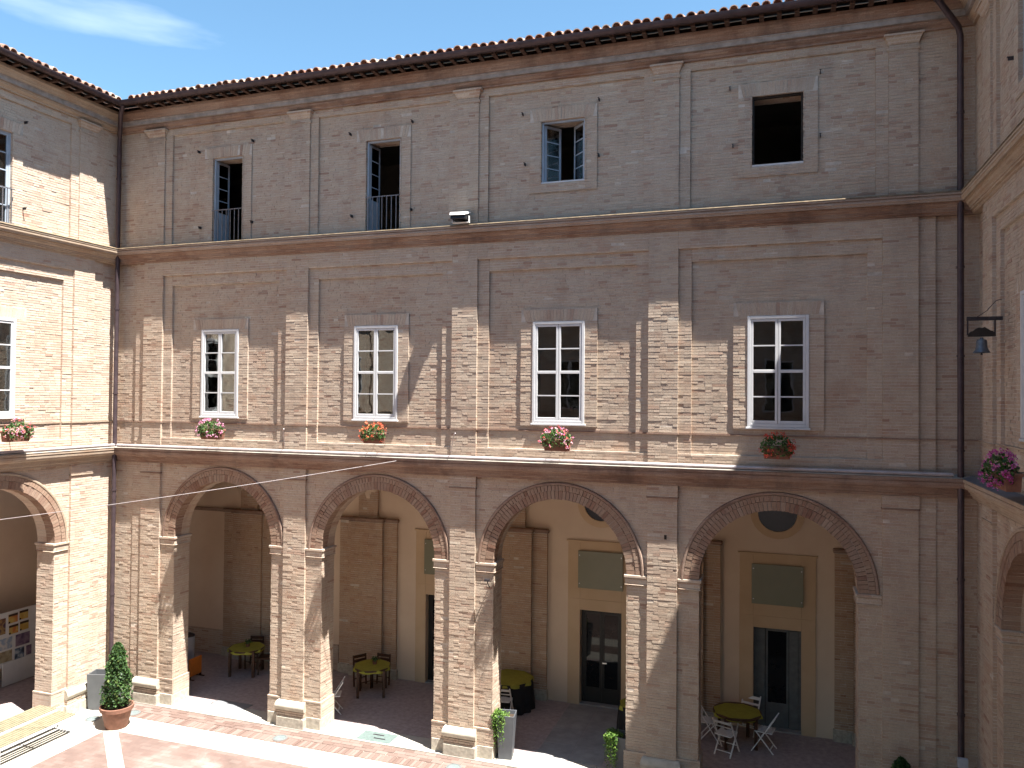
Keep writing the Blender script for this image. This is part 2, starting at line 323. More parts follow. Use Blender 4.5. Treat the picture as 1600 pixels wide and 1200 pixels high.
# ------------------------------------------------------------------ brickwork
CH = 0.0585
class Bricks:
    def __init__(s, F): s.F = F; s.q = []; s.r = random.Random(3)
    def add(s, quad, put, depth, n=None):
        depth = max(depth, .012)
        r = s.r
        if n is None:
            n = r.gauss(0, .0022)
            x = r.random()
            if x < .025: n -= r.uniform(.003, .007)
            elif x < .05: n += r.uniform(.002, .004)
        tl = r.gauss(0, .0007); P = []
        for k, (a, b) in enumerate(quad):
            P.append(put(a + r.gauss(0, .0018), b + r.gauss(0, .0018), n + (tl if k in (0, 1) else -tl)))
        P += [put(a, b, -depth) for a, b in quad]
        s.q.append(P)
    def rows(s, put, a0, a1, z0, z1, depth, holes=(), arch=None):
        r = s.r; k = math.floor(z0/CH + 1e-6)
        while k*CH < z1 - 1e-6:
            zb, zt = max(k*CH, z0), min((k+1)*CH, z1); k += 1
            if zt - zb < .016: continue
            j = .0052; zb += j + r.gauss(0, .0016); zt -= j + r.gauss(0, .0016); zm = (zb+zt)/2
            iv = [(a0, a0, a1, a1)]   # left bottom, left top, right bottom, right top
            if arch:
                ac, zs, rj, ro = arch; iv = []
                hb = rj if zm < zs else (math.sqrt(max(ro*ro-(zb-zs)**2, 0)) if zb-zs < ro else 0)
                ht = rj if zm < zs else (math.sqrt(max(ro*ro-(zt-zs)**2, 0)) if zt-zs < ro else 0)
                if hb <= 0 and ht <= 0: iv = [(a0, a0, a1, a1)]
                else: iv = [(a0, a0, ac-hb, ac-ht), (ac+hb, ac+ht, a1, a1)]
            for (h0, h1, hz0, hz1) in holes:
                if hz0 < zm < hz1:
                    nv = []
                    for (lb, lt, rb, rt) in iv:
                        if rb <= h0 or lb >= h1: nv.append((lb, lt, rb, rt)); continue
                        if h0 > lb: nv.append((lb, lt, h0, h0))
                        if h1 < rb: nv.append((h1, h1, rb, rt))
                    iv = nv
            for (lb, lt, rb, rt) in iv:
                if max(rb-lb, rt-lt) < .03: continue
                lo, hi = max(lb, lt), min(rb, rt)
                cuts = []; x = min(lb, lt) + (.28 if k % 2 else .14)*r.uniform(.75, 1.05)
                while x < hi - .07:
                    if x > lo + .04: cuts.append(x)
                    x += r.choice((.28, .27, .14, .14, .13, .20)) * r.uniform(.93, 1.05)
                L_ = [(lb, lt)] + [(c, c) for c in cuts]; R_ = [(c, c) for c in cuts] + [(rb, rt)]
                g = .0028
                for n_, ((p, q), (u, v)) in enumerate(zip(L_, R_)):
                    g0 = 0 if n_ == 0 else g; g1 = 0 if n_ == len(L_)-1 else g
                    if u-g1-p-g0 < .012 and v-g1-q-g0 < .012: continue
                    s.add([(p+g0, zb), (u-g1, zb), (v-g1, zt), (q+g0, zt)], put, depth)
    def front(s, a0, a1, z0, z1, d, depth=.09, holes=(), arch=None):
        s.rows(lambda a, b, n: (a, d-n, b), a0, a1, z0, z1, depth, holes, arch)
    def jamb(s, sw, sign, d0, d1, z0, z1, depth=.05):
        s.rows(lambda a, b, n: (sw+sign*n, a, b), d0, d1, z0, z1, depth)
    def fan(s, c, hw, z0, z1, d, depth=.06, splay=.22):
        """flat arch of upright bricks over an opening"""
        n = max(6, int(2*hw/.068)); h = z1-z0
        for k in range(n):
            u0, u1 = -1+2*k/n, -1+2*(k+1)/n; g = .0028
            q = [(c+u0*(hw-splay*h*.0)*1.0 - 0 + g, z0), (c+u1*hw-g, z0), (c+u1*(hw+splay*h)-g, z1), (c+u0*(hw+splay*h)+g, z1)]
            s.add(q, lambda a, b, n_: (a, d-n_, b), depth)
    def soffit(s, ac, zs, r, d0, d1, thick=.06, dth=.075):
        n = int(pi*r/dth)
        for k in range(n):
            t0, t1 = pi*k/n + .003, pi*(k+1)/n - .003; L_ = d0 + .0; cuts = [d0, d0+(.14 if k % 2 else .26), d1] if d1-d0 > .3 else [d0, d1]
            for u, v in zip(cuts, cuts[1:]):
                s.add([(u+.004, t0), (v-.004, t0), (v-.004, t1), (u+.004, t1)], lambda a, b, n_: (ac - (r-n_)*math.cos(b), a, zs + (r-n_)*math.sin(b)), thick)
    def ring(s, ac, zs, r0, r1, d, depth, n, stagger=0):
        for k in range(n):
            t0, t1 = pi*k/n + .0025, pi*(k+1)/n - .0025
            q = [(r0, t0), (r1, t0), (r1, t1), (r0, t1)]
            s.add([(a, b) for a, b in q], lambda a, b, n_: (ac - a*math.cos(b), d-n_, zs + a*math.sin(b)), depth)
    def build(s, parent, mat='brick_field', name='brickwork'):
        if not s.q: return
        P = np.array(s.q, np.float64); n = len(P); W = np.stack(s.F(P[..., 0], P[..., 1], P[..., 2]), -1).reshape(-1, 3)
        base = np.arange(n)[:, None]*8
        fr = np.array([[0, 1, 2, 3], [0, 4, 5, 1], [1, 5, 6, 2], [2, 6, 7, 3], [3, 7, 4, 0]])
        Fc = (base[:, :, None] + fr[None]).reshape(-1, 4)
        # orient every brick outward: the front must face away from the back
        A = W.reshape(n, 8, 3); nrm = np.cross(A[:, 1]-A[:, 0], A[:, 3]-A[:, 0]); out = A[:, :4].mean(1)-A[:, 4:].mean(1); flip = (nrm*out).sum(1) < 0
        Fc = Fc.reshape(n, 5, 4); Fc[flip] = Fc[flip][:, :, ::-1]; Fc = Fc.reshape(-1, 4)
        rs = np.random.RandomState(5); rr = np.clip(.5+.17*rs.randn(n), 0, 1); q_ = rs.rand(n); rr = np.where(q_ < .035, q_*4, rr); rr = np.repeat(rr, 5)
        return np_mesh(name, W, Fc, mat, parent, ORG[parent.name], rr, kind='stuff')

# ------------------------------------------------------------------ levels
GZ = -7.9; ZS = -3.63; RA = 1.46
Z_LC = -1.40; Z_MC = 3.69; Z_EAVE = 7.25
MR = .007; R1, R2, CO = .060, .116, .124     # mortar recess, relief levels, front of the core
P_LC = [(.25, -1.36), (-.02, -1.36), (-.35, -1.405), (-.35, -1.455), (-.31, -1.46), (-.31, -1.475), (-.33, -1.48), (-.32, -1.53), (-.28, -1.58), (-.20, -1.60), (-.19, -1.635), (-.13, -1.64), (-.12, -1.70), (-.05, -1.715), (-.045, -1.765), (.25, -1.77)]
P_MC = [(.25, 3.542), (-.31, 3.542), (-.31, 3.525), (-.27, 3.515), (-.24, 3.48), (-.17, 3.45), (-.165, 3.42), (-.13, 3.415), (-.125, 3.385), (-.055, 3.375), (-.05, 3.35), (-.02, 3.335), (.25, 3.335)]
P_MT = [(.2, 3.757), (-.015, 3.757), (-.43, 3.70), (-.45, 3.685), (-.45, 3.655), (-.40, 3.65), (-.40, 3.635), (-.44, 3.63), (-.44, 3.595), (-.40, 3.57), (-.395, 3.545), (.2, 3.545)]
P_E1 = [(.25, 6.81), (-.02, 6.81), (-.03, 6.845), (-.06, 6.86), (-.12, 6.90), (-.13, 6.945), (.25, 6.945)]
P_E2 = [(.25, 6.95), (-.21, 6.95), (-.215, 7.03), (-.24, 7.04), (-.24, 7.06), (.25, 7.06)]
P_E3 = [(.25, 7.065), (-.27, 7.065), (-.30, 7.09), (-.34, 7.15), (-.40, 7.20), (-.40, 7.275), (.25, 7.275)]

SH = lambda P, k: [(d*k if d < 0 else d, z) for d, z in P]
P_LC = SH(P_LC, .60); P_MC = SH(P_MC, .54); P_MC = [(d, z+.045) for d, z in P_MC]; P_MT = [(d, z+.045) for d, z in SH(P_MT, .54)]
P_E1 = SH(P_E1, .8); P_E2 = SH(P_E2, .75); P_E3 = SH(P_E3, .72)
RO = .30         # the eave is drawn in by this much
def glass_pane(F, parent, a0, a1, d, z0, z1, name='pane', mat='glass'):
    return MB(F).box(a0, a1, d, d+.006, z0, z1).build(name, mat, parent)
def frame_boxes(m, a0, a1, z0, z1, t, d0, d1, tb=None):
    tb = tb or t
    m.box(a0, a0+t, d0, d1, z0, z1); m.box(a1-t, a1, d0, d1, z0, z1); m.box(a0+t, a1-t, d0, d1, z0, z0+tb); m.box(a0+t, a1-t, d0, d1, z1-t, z1)

def window_lower(F, wg, a0, a1, z0, z1, full=True):
    m = MB(F); frame_boxes(m, a0, a1, z0, z1, .06, .055, .16); win = m.build('window', 'white_paint', wg, bevel=.006)
    mid = (a0+a1)/2; zm = (z0+z1)/2
    if not full:
        glass_pane(F, win, a0+.06, a1-.06, .15, z0+.06, z1-.06)
        MB(F).box(mid-.04, mid+.04, .115, .15, z0+.06, z1-.06).build('mullion', 'white_paint', win); return win
    for (u, v) in ((a0+.063, mid-.004), (mid+.004, a1-.063)):
        m = MB(F); frame_boxes(m, u, v, z0+.064, z1-.064, .048, .068, .12, .06); m.box(u+.048, v-.048, .068, .12, zm-.03, zm+.03)
        m.build('casement', 'white_paint', win, bevel=.005)
        iu, iv = u+.048, v-.048; zl, zh = z0+.124, z1-.112
        for (q0, q1) in ((zl, zm-.03), (zm+.03, zh)):
            qm = (q0+q1)/2
            MB(F).box(iu, iv, .072, .115, qm-.013, qm+.013).build('glazing_bar', 'white_paint', win)
            glass_pane(F, win, iu, iv, .095, q0, qm-.013); glass_pane(F, win, iu, iv, .095, qm+.013, q1)
    MB(F).box(a0-.03, a1+.03, .04, .2, z0-.045, z0-.003).build('sill', 'white_paint', win, bevel=.006)
    return win

def leaf_mesh(F, win, hinge, ang, width, z0, z1, nb, panel=0, mat='blue_grey_paint', d_h=.33):
    """casement leaf turned inwards about a hinge at s=hinge; ang from the wall plane; width signed"""
    c, s_ = math.cos(ang), math.sin(ang); sg = 1 if width > 0 else -1; wd = abs(width)
    def G(a, b, z): return F(hinge + sg*(a*c) + sg*(-b*s_)*0 + (b*s_)*0, d_h + a*s_ + b*c, z)
    m = MB(G); t = .055; m.box(0, t, 0, .04, z0, z1); m.box(wd-t, wd, 0, .04, z0, z1); m.box(t, wd-t, 0, .04, z0, z0+t); m.box(t, wd-t, 0, .04, z1-t, z1)
    zb = z0 + panel
    if panel: m.box(t, wd-t, .008, .032, z0+t, zb); m.box(t, wd-t, 0, .04, zb, zb+t)
    else: zb = z0
    zs = [zb+t + (z1-t-zb-t)*k/nb for k in range(nb+1)]
    for z in zs[1:-1]: m.box(t, wd-t, .005, .035, z-.011, z+.011)
    lf = m.build('casement', mat, win)
    for p, q in zip(zs, zs[1:]): MB(G).box(t, wd-t, .018, .023, p+.011, q-.011).build('pane', 'glass', win)

def railing(F, wg, a0, a1, z0, z1, n, d=.03):
    m = MB(F); m.box(a0-.02, a1+.02, d-.012, d+.012, z1-.02, z1); m.box(a0-.02, a1+.02, d-.01, d+.01, z0+.05, z0+.068); r = m.build('railing', 'rail_iron', wg)
    for k in range(n):
        a = a0 + (a1-a0)*(k+.5)/n; MB(F).box(a-.008, a+.008, d-.008, d+.008, z0+.0, z1-.02).build('baluster', 'rail_iron', r)

def window_upper(F, wg, a0, a1, z0, z1, kind, bricks=None):
    m = MB(F); d0, d1 = .12, .18; t = .045
    if kind == 'dark':
        m.box(a0, a1, d0, d1, z1-t, z1); m.box(a0, a0+t, d0, d1, z0+.04, z1-t); m.box(a1-t, a1, d0, d1, z0+.04, z1-t); win = m.build('window', 'wood_black', wg)
        MB(F).box(a0, a1, .06, .19, z0, z0+.035).build('sill', 'white_paint', win); return
    frame_boxes(m, a0, a1, z0, z1, t, d0, d1); win = m.build('window', 'blue_grey_paint', wg)
    hw = (a1-a0)/2 - t
    if kind == 'door':
        leaf_mesh(F, win, a0+t, math.radians(84), hw, z0+.03, z1-.05, 4, .75, d_h=.18)
        leaf_mesh(F, win, a1-t, math.radians(97), -hw, z0+.03, z1-.05, 4, .75, d_h=.18)
        railing(F, wg, a0+.02, a1-.02, z0, 4.62, 7)
    elif kind == 'open':
        leaf_mesh(F, win, a0+t, math.radians(52), hw, z0+.03, z1-.05, 4, d_h=.18)
        leaf_mesh(F, win, a1-t, math.radians(46), -hw, z0+.03, z1-.05, 4, d_h=.18)
        MB(F).box(a0, a1, .07, .12, z0, z0+.03).build('sill', 'white_paint', win)
    else:
        mid = (a0+a1)/2
        for (u, v) in ((a0+t, mid-.003), (mid+.003, a1-t)):
            mm = MB(F); frame_boxes(mm, u, v, z0+t, z1-t, .05, .13, .17); n = 5; zz = [z0+t+.05 + (z1-z0-2*t-.1)*k/n for k in range(n+1)]
            for z in zz[1:-1]: mm.box(u+.05, v-.05, .135, .165, z-.012, z+.012)
            mm.build('casement', 'blue_grey_paint', win)
            for p, q in zip(zz, zz[1:]): glass_pane(F, win, u+.05, v-.05, .15, p+.012, q-.012)
        if kind == 'closed_rail': railing(F, wg, a0+.02, a1-.02, z0, 4.62, 8, d=-.03)

def voussoirs(wg, F, R, ac, n=60, r0=RA, r1=1.64, d0=.034, d1=.30):
    """the inner ring of an arch: every brick an object of its own sharing one wedge mesh"""
    if not hasattr(voussoirs, 'me'):
        voussoirs.me = []
        for v in range(6):
            rr = random.Random(v); m = MB(); g = .0028; h = pi/n/2 - g; J = lambda s=.003: rr.gauss(0, s)
            P = []
            for d in (d0 + rr.gauss(0, .003), d1):
                for (r, t) in ((r0, -h), (r0, h), (r1, h), (r1, -h)):
                    P.append(((r+J())*math.sin(t+J(.0012)), d, (r+J())*math.cos(t)))
            m.hexa(P); me = m.mesh('brick'); me.materials.append(MATS['brick_single']); voussoirs.me.append(me)
    o = Vector(F(ac, 0, ZS))
    for k in range(n):
        th = -pi/2 + pi*(k+.5)/n
        inst('brick', rnd.choice(voussoirs.me), wg, Matrix.Translation(o) @ R @ Matrix.Rotation(th, 4, 'Y'))

def tile_mesh(r, L_, name):
    m = MB(); n = 7; t = .016
    ring = lambda y, z, rr: m.pts([(rr*math.cos(pi*k/n), y, z + rr*math.sin(pi*k/n)) for k in range(n+1)])
    sl = .30; a, b = ring(0, 0, r), ring(L_, L_*sl, r*.86); c, d = ring(0, 0, r-t), ring(L_, L_*sl, r*.86-t)
    for k in range(n):
        m.f += [(a+k, a+k+1, b+k+1, b+k), (c+k+1, c+k, d+k, d+k+1), (a+k+1, a+k, c+k, c+k+1), (b+k, b+k+1, d+k+1, d+k)]
    m.f += [(a, b, d, c), (a+n, c+n, d+n, b+n)]
    me = m.mesh(name, smooth=True); me.materials.append(MATS['roof_tile']); return me
TILE = [tile_mesh(.085+.004*k, .46, 'roof_tile') for k in range(3)]
RAFT = None

MM = {'m': 'brick_moulding'}
def build_wing(name, label, F, R, lo, hi, pil, bays, win1, win2, det, endstrips, org, mitre=(True, True), tiles=None, bmat='brick_field', mmat='brick_moulding'):
    """F maps (s along, d inward, z); R turns the brick wedge; det=(s0,s1) range with real bricks"""
    global RAFT
    MM['m'] = mmat
    wg = thing(name, label, 'building wing', org); ORG[wg.name] = org
    B = Bricks(F); Br = Bricks(F); D0, D1 = det; inside = lambda a, b: b > D0+.01 and a < D1-.01
    core, far = MB(F), MB(F)           # mortar backing for real bricks / textured brick beyond
    def wall(a0, a1, d0, d1, z0, z1, b=True, dep=None, **k):
        if inside(a0, a1):
            core.box(a0+.003, a1-.003, d0+MR, d1, z0, z1)
            if b: B.front(max(a0, D0), min(a1, D1), z0, z1, d0, min(.09, d1-d0-.002) if dep is None else dep, **k)
        else: far.box(a0, a1, d0, d1, z0, z1)
    X0, X1 = lo-.2, hi+.2
    # ---- upper storeys: core with window holes
    def core_rows(z0, z1, wins):
        cuts = sorted(wins); a = X0-.4
        segs = []
        for (w0, w1, q0, q1, *_) in cuts:
            segs.append((a, w0, z0, z1)); segs.append((w0, w1, z0, q0)); segs.append((w0, w1, q1, z1)); a = w1
        segs.append((a, X1+.4, z0, z1))
        for (p, q, u, v) in segs:
            (core if inside(p, q) else far).box(p, q, CO, .6, u, v)
    core_rows(-1.75, 3.5, win1); core_rows(3.5, 7.2, win2)
    zones = []   # (a0,a1,kind)
    for (p0, p1) in pil: zones.append((p0, p1, 'p'))
    # ---- first floor
    for (p0, p1) in pil: wall(p0, p1, 0, CO, -1.36, 3.38)
    for (p0, p1, dd) in endstrips:
        if dd < R2-.01 or not inside(p0, p1): wall(p0, p1, dd, CO, -1.36, 3.38)
        else: B.front(max(p0, D0), min(p1, D1), -1.36, 3.38, dd, .03)
    wl = {}
    for (b0, b1, ac) in bays:
        q0, q1 = b0+.26, b1-.26
        wall(b0, b1, 0, CO, 3.03, 3.38)
        wall(b0, q0, R1, CO, -1.12, 3.03); wall(q1, b1, R1, CO, -1.12, 3.03); wall(q0, q1, R1, CO, 2.76, 3.03)
        wall(b0, b1, .035, CO, -1.36, -1.12)
        ww = [x for x in win1 if b0 < (x[0]+x[1])/2 < b1]
        holes = [(x[0]-.27, x[1]+.27, x[2]-.06, x[3]+.27) for x in ww]
        if inside(q0, q1): B.front(q0, q1, -1.12, 2.76, R2, .03, holes=holes)
        for x in ww:
            for (u, v) in ((x[0]-.27, x[0]), (x[1], x[1]+.27)): wall(u, v, .074, CO, x[2]-.06, x[3], dep=.03)
            if inside(x[0], x[1]):
                core.box(x[0]-.265, x[1]+.265, .074+MR, CO, x[3], x[3]+.265); B.fan((x[0]+x[1])/2, (x[1]-x[0])/2+.17, x[3]+.004, x[3]+.26, .074, .03)
            else: far.box(x[0]-.27, x[1]+.27, .074, CO, x[3], x[3]+.27)
    # ---- string ledge following the relief
    m = MB(F)
    def led(a0, a1, d): m.box(a0, a1, d-.022, d+.05, -.735, -.705)
    for (p0, p1) in pil: led(p0-.02, p1+.02, .0)
    for (b0, b1, ac) in bays:
        led(b0+.02, b0+.26, R1); led(b1-.26, b1-.02, R1)
        for a, b in [(b0+.26, b1-.26)]: led(a, b, R2-.003)
    for (p0, p1, dd) in endstrips: led(p0+.001, p1-.001, dd)
    m.build('string_course', mmat, wg)
    # ---- upper floor
    up = [((p0+p1)/2-.25+.05, (p0+p1)/2+.25+.05) if mitre[0] is not None else (p0, p1) for (p0, p1) in pil]
    for (p0, p1) in up:
        wall(p0, p1, 0, CO, 3.76, 6.52)
        wall(p0-.03, p1+.03, -.02, CO, 6.52, 6.57); wall(p0-.0, p1+.0, -.006, CO, 6.57, 6.63)
        mm = MB(F); mm.hexa([(p0-.005, -.01, 6.63), (p1+.005, -.01, 6.63), (p1+.065, -.085, 6.76), (p0-.065, -.085, 6.76), (p0-.005, .1, 6.63), (p1+.005, .1, 6.63), (p1+.065, .1, 6.76), (p0-.065, .1, 6.76)]); mm.box(p0-.085, p1+.085, -.105, .1, 6.763, 6.806)
        mm.build('capital', 'brick_far', wg)
    ups = []
    edges = [X0] + [x for p in up for x in p] + [X1]
    gaps = [(edges[k], edges[k+1]) for k in range(0, len(edges), 2)]
    for (g0, g1) in gaps:
        if g1-g0 < 2:
            if g1 - g0 > .05: wall(g0, g1, .035, CO, 3.76, 6.86)
            continue
        q0, q1 = g0+.22, g1-.22
        wall(g0, q0, .038, CO, 3.76, 6.86); wall(q1, g1, .038, CO, 3.76, 6.86); wall(q0, q1, .038, CO, 6.64, 6.86)
        ww = [x for x in win2 if g0 < (x[0]+x[1])/2 < g1]; sills = [x for x in ww if x[2] > 4]
        holes = [(x[0]-.26, x[1]+.26, x[2]-(.2 if x in sills else .06), x[3]+.27) for x in ww]
        segs = [(q0, q1, 3.72, 6.64)]
        if inside(q0, q1): B.front(q0, q1, 3.76, 6.64, .092, .03, holes=holes)
        # backing of the panel in front of the core, around the windows
        a = q0
        tgt = core if inside(q0, q1) else far
        off = MR if tgt is core else 0
        for x in sorted(ww):
            tgt.box(a, x[0], .092+off, CO, 3.76, 6.64)
            if x[2] > 3.85: tgt.box(x[0], x[1], .092+off, CO, 3.76, x[2])
            tgt.box(x[0], x[1], .092+off, CO, x[3], 6.64); a = x[1]
        tgt.box(a, q1, .092+off, CO, 3.76, 6.64)
        for x in ww:
            zb = x[2]-(.2 if x in sills else .0); zb = max(zb, 3.77)
            if inside(x[0], x[1]):
                for (u, v) in ((x[0]-.26, x[0]), (x[1], x[1]+.26)):
                    B.front(u, v, zb, x[3], .060, .015); core.box(u+.003, v-.003, .060+MR, .091, zb, x[3])
                B.fan((x[0]+x[1])/2, (x[1]-x[0])/2+.17, x[3]+.004, x[3]+.26, .060, .015); core.box(x[0]-.255, x[1]+.255, .060+MR, .091, x[3], x[3]+.26)
                if x in sills: B.front(x[0], x[1], zb, x[2]-.002, .060, .015); core.box(x[0], x[1], .060+MR, .091, zb, x[2]-.003)
                for sw, sg in ((x[0], 1), (x[1], -1)): B.jamb(sw+sg*.004, sg, .05, .55, max(x[2], 3.80), x[3], .03)
                B.rows(lambda a_, b_, n_: (a_, b_, x[3]-.004-n_), x[0], x[1], .05, .55, .02)
                for (hs, hz) in ((x[0]-.42, x[3]+.2), (x[1]+.30, x[3]+.33), (x[0]-.36, x[2]+.45), (x[1]+.30, x[2]+.5)):
                    MB(F).box(hs-.007, hs+.007, -.01, .09, hz-.035, hz+.025).box(hs-.018, hs+.018, -.02, -.01, hz+.01, hz+.022).build('shutter_hook', 'iron', wg)
    # ---- ground storey
    gp0 = X0-.4; arcs = [(ac, b0, b1) for (b0, b1, ac) in bays]
    mids = [gp0] + [(a[2]+b[1])/2 for a, b in zip(arcs, arcs[1:])] + [X1+.4]
    for (ac, b0, b1), e0, e1 in zip(arcs, mids, mids[1:]):
        det_ = inside(ac-1, ac+1); tgt = core if det_ else far; f0 = .06+MR if det_ else .06
        j0, j1 = ac-RA-(.008 if det_ else 0), ac+RA+(.008 if det_ else 0)
        tgt.box(e0, j0, f0, .6, GZ, ZS); tgt.box(j1, e1, f0, .6, GZ, ZS)
        rr = RA + (.008 if det_ else 0); n = 40
        xs = [ac - rr*math.cos(pi*k/n) for k in range(n+1)]; zs = [ZS + rr*math.sin(pi*k/n) for k in range(n+1)]; top = -1.76
        tgt.box(e0, ac-rr, f0, .6, ZS, top); tgt.box(ac+rr, e1, f0, .6, ZS, top)
        for k in range(n):
            tgt.hexa([(xs[k], f0, zs[k]), (xs[k+1], f0, zs[k+1]), (xs[k+1], f0, top), (xs[k], f0, top), (xs[k], .6, zs[k]), (xs[k+1], .6, zs[k+1]), (xs[k+1], .6, top), (xs[k], .6, top)])
        if det_:
            B.front(max(e0, D0), min(e1, D1), -7.22, -1.77, .06, .04, arch=(ac, ZS, RA+.03, 1.74))
            for sw, sg in ((ac-RA, 1), (ac+RA, -1)): B.jamb(sw-sg*.0, sg, .06, .6, -7.6, ZS-.2, .026)
            # jamb corner bricks on the face
            for (u, v) in ((ac-RA-.03, ac-RA-.001), (ac+RA+.001, ac+RA+.03)): B.front(u, v, -7.22, ZS-.2, .06, .05)
            B.soffit(ac, ZS, RA, .30, .6); Br.ring(ac, ZS, 1.647, 1.755, .028, .08, 68)
            voussoirs(wg, F, R, ac)
            mm = MB(F); n = 48   # outer roll of the arch
            P = [(1.758, .08), (1.765, .018), (1.785, .010), (1.81, .015), (1.825, .035), (1.825, .08)]
            ring = [mm.pts([(ac - r*math.cos(pi*k/n), d, ZS + r*math.sin(pi*k/n)) for r, d in P]) for k in range(n+1)]
            for a, b in zip(ring, ring[1:]):
                for q in range(len(P)-1): mm.f.append((a+q, a+q+1, b+q+1, b+q))
            mm.build('archivolt', mmat, wg, smooth=True)
        # imposts and pier feet
        for sg in (-1, 1):
            e = ac + sg*RA; o_ = (b0 if sg < 0 else b1); u, v = (o_+.004, e+.05) if sg < 0 else (e-.05, o_-.004)
            u2, v2 = (o_+.004, e+.025) if sg < 0 else (e-.025, o_-.004)
            mm = MB(F); mm.box(u, v, .012, .64, ZS-.065, ZS-.004); mm.box(u2, v2, .036, .62, ZS-.19, ZS-.068); mm.box(u+.01, v-.01, .026, .63, ZS-.215, ZS-.193)
            mm.build('impost', 'brick_far', wg, bevel=.012)
            u, v = (o_+.004, e+.035) if sg < 0 else (e-.035, o_-.004)
            MB(F).box(u, v, .02, .64, GZ-.02, -7.6).build('base_stone', 'plinth_stone', wg, bevel=.015)
            mm = MB(F)
            if det_: B.front(min(u, v), max(u, v), -7.6, -7.26, .03, .05); mm.box(u+.004, v-.004, .03+MR, .63, -7.6, -7.26)
            else: mm.box(u, v, .03, .63, -7.6, -7.26)
            mm.box(u, v, .022, .635, -7.259, -7.225); mm.build('pier_foot', 'brick_far', wg)
    for (p0, p1) in pil:
        wall(p0, p1, 0, .07, -7.3, -2.0); wall(p0-.012, p1+.012, -.015, .07, -2.0, -1.77); 
        MB(F).box(p0-.02, p1+.02, -.026, .07, -2.035, -2.003).build('pilaster_fillet', mmat, wg)
        MB(F).box(p0-.09, p1+.09, -.09, .1, GZ-.02, -7.63).build('base_stone', 'plinth_stone', wg, bevel=.02)
        if inside(p0, p1): B.front(p0-.07, p1+.07, -7.63, -7.5, -.07, .15)
        mm = MB(F); P = [(.1, -7.51)] + [(-.07-.05*math.sin(pi*k/8), -7.49+.2*(k/8)) for k in range(9)] + [(-.03, -7.27), (.1, -7.27)]
        mm.prof(P, lambda d: p0-.06+min(d, 0)*.35, lambda d: p1+.06-min(d, 0)*.35); mm.build('torus', 'stone', wg, smooth=True)
    for (p0, p1, dd) in endstrips:
        if dd < R2-.01: wall(p0, p1, dd*.6, .07, -7.3, -1.77)
    # ---- cornices
    ml = (lambda d: lo-d) if mitre[0] else (lambda d: lo); mh = (lambda d: hi+d) if mitre[1] else (lambda d: hi)
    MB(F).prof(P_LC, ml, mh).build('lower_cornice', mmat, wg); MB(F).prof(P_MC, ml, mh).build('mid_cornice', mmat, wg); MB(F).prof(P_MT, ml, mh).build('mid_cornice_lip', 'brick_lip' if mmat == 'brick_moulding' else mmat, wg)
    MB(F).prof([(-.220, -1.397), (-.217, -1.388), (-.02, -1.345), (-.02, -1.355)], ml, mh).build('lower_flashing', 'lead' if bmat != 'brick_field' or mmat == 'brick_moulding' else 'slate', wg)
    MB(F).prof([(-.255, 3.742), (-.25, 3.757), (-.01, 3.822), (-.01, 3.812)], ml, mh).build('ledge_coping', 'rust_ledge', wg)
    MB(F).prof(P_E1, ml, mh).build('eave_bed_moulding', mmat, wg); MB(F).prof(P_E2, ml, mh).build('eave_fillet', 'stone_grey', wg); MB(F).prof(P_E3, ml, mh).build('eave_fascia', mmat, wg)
    # roof deck
    MB(F).prof([(-.9+RO, 7.365), (5.2, 7.365+6.1*.3), (5.2, 7.42+6.1*.3), (-.9+RO, 7.41)], ml, mh).build('roof', 'roof_far', wg)
    MB(F).prof([(-.86+RO, 7.335), (.3, 7.335+1.0*.3), (.3, 7.36+1.0*.3), (-.86+RO, 7.36)], ml, mh).build('roof_boarding', 'boarding', wg); MB(F).prof([(.16, 7.27), (.25, 7.27), (.25, 7.60), (.16, 7.56)], ml, mh).build('wall_plate', 'boarding', wg)
    g = [(-.95+RO-.085*math.cos(pi*k/8), 7.39-.105*math.sin(pi*k/8)) for k in range(9)] + [(-.95+RO+.075*math.cos(pi*k/8), 7.39-.095*math.sin(pi*k/8)) for k in range(9)]
    MB(F).prof(g, ml, mh).build('gutter', 'pipe', wg, smooth=True)
    T0, T1 = tiles if tiles else (D0, D1)
    if T1 > T0:
        if RAFT is None: RAFT = MB().box(-.045, .045, -.84+RO, .15, 7.278, 7.334).mesh('rafter_tail', bevel=.006); RAFT.materials.append(MATS['rafter_wood'])
        n = int((T1-T0)/.32)
        for k in range(n+1):
            a = T0 + .1 + k*.32
            if a > T1: break
            inst('rafter_tail', RAFT, wg, Matrix.Translation(Vector(F(a, 0, 0))) @ R)
        a = T0 + .05; row2 = []
        while a < T1:
            o = Vector(F(a, -1.0+RO + rnd.uniform(-.02, .02), 7.402 + rnd.uniform(-.012, .02)))
            inst('roof_tile', rnd.choice(TILE), wg, Matrix.Translation(o) @ R @ Matrix.Rotation(rnd.gauss(0, .06), 4, 'Z') @ Matrix.Rotation(rnd.gauss(0, .05), 4, 'Y')); a += .205*rnd.uniform(.92, 1.08)
        V, Fc, rr = [], [], []   # the rows above, one mass
        for row in range(1, 5):
            a = T0+.05
            while a < T1:
                me = TILE[0]; Mx = Matrix.Translation(Vector(F(a+rnd.uniform(-.012, .012), -1.0+RO+row*.36, 7.41+row*.36*.3+rnd.uniform(0, .012)))) @ R
                b = len(V); V += [tuple(Mx @ v.co) for v in me.vertices]; x = rnd.random()
                for p in me.polygons: Fc.append([b+q for q in p.vertices]); rr.append(x)
                a += .205
        me = bpy.data.meshes.new('roof_tiles'); me.from_pydata([tuple(Vector(v)-Vector(org)) for v in V], [], Fc); me.materials.append(MATS['roof_tile'])
        o = bpy.data.objects.new('roof_tiling', me); place(o, wg, org); o['kind'] = 'stuff'
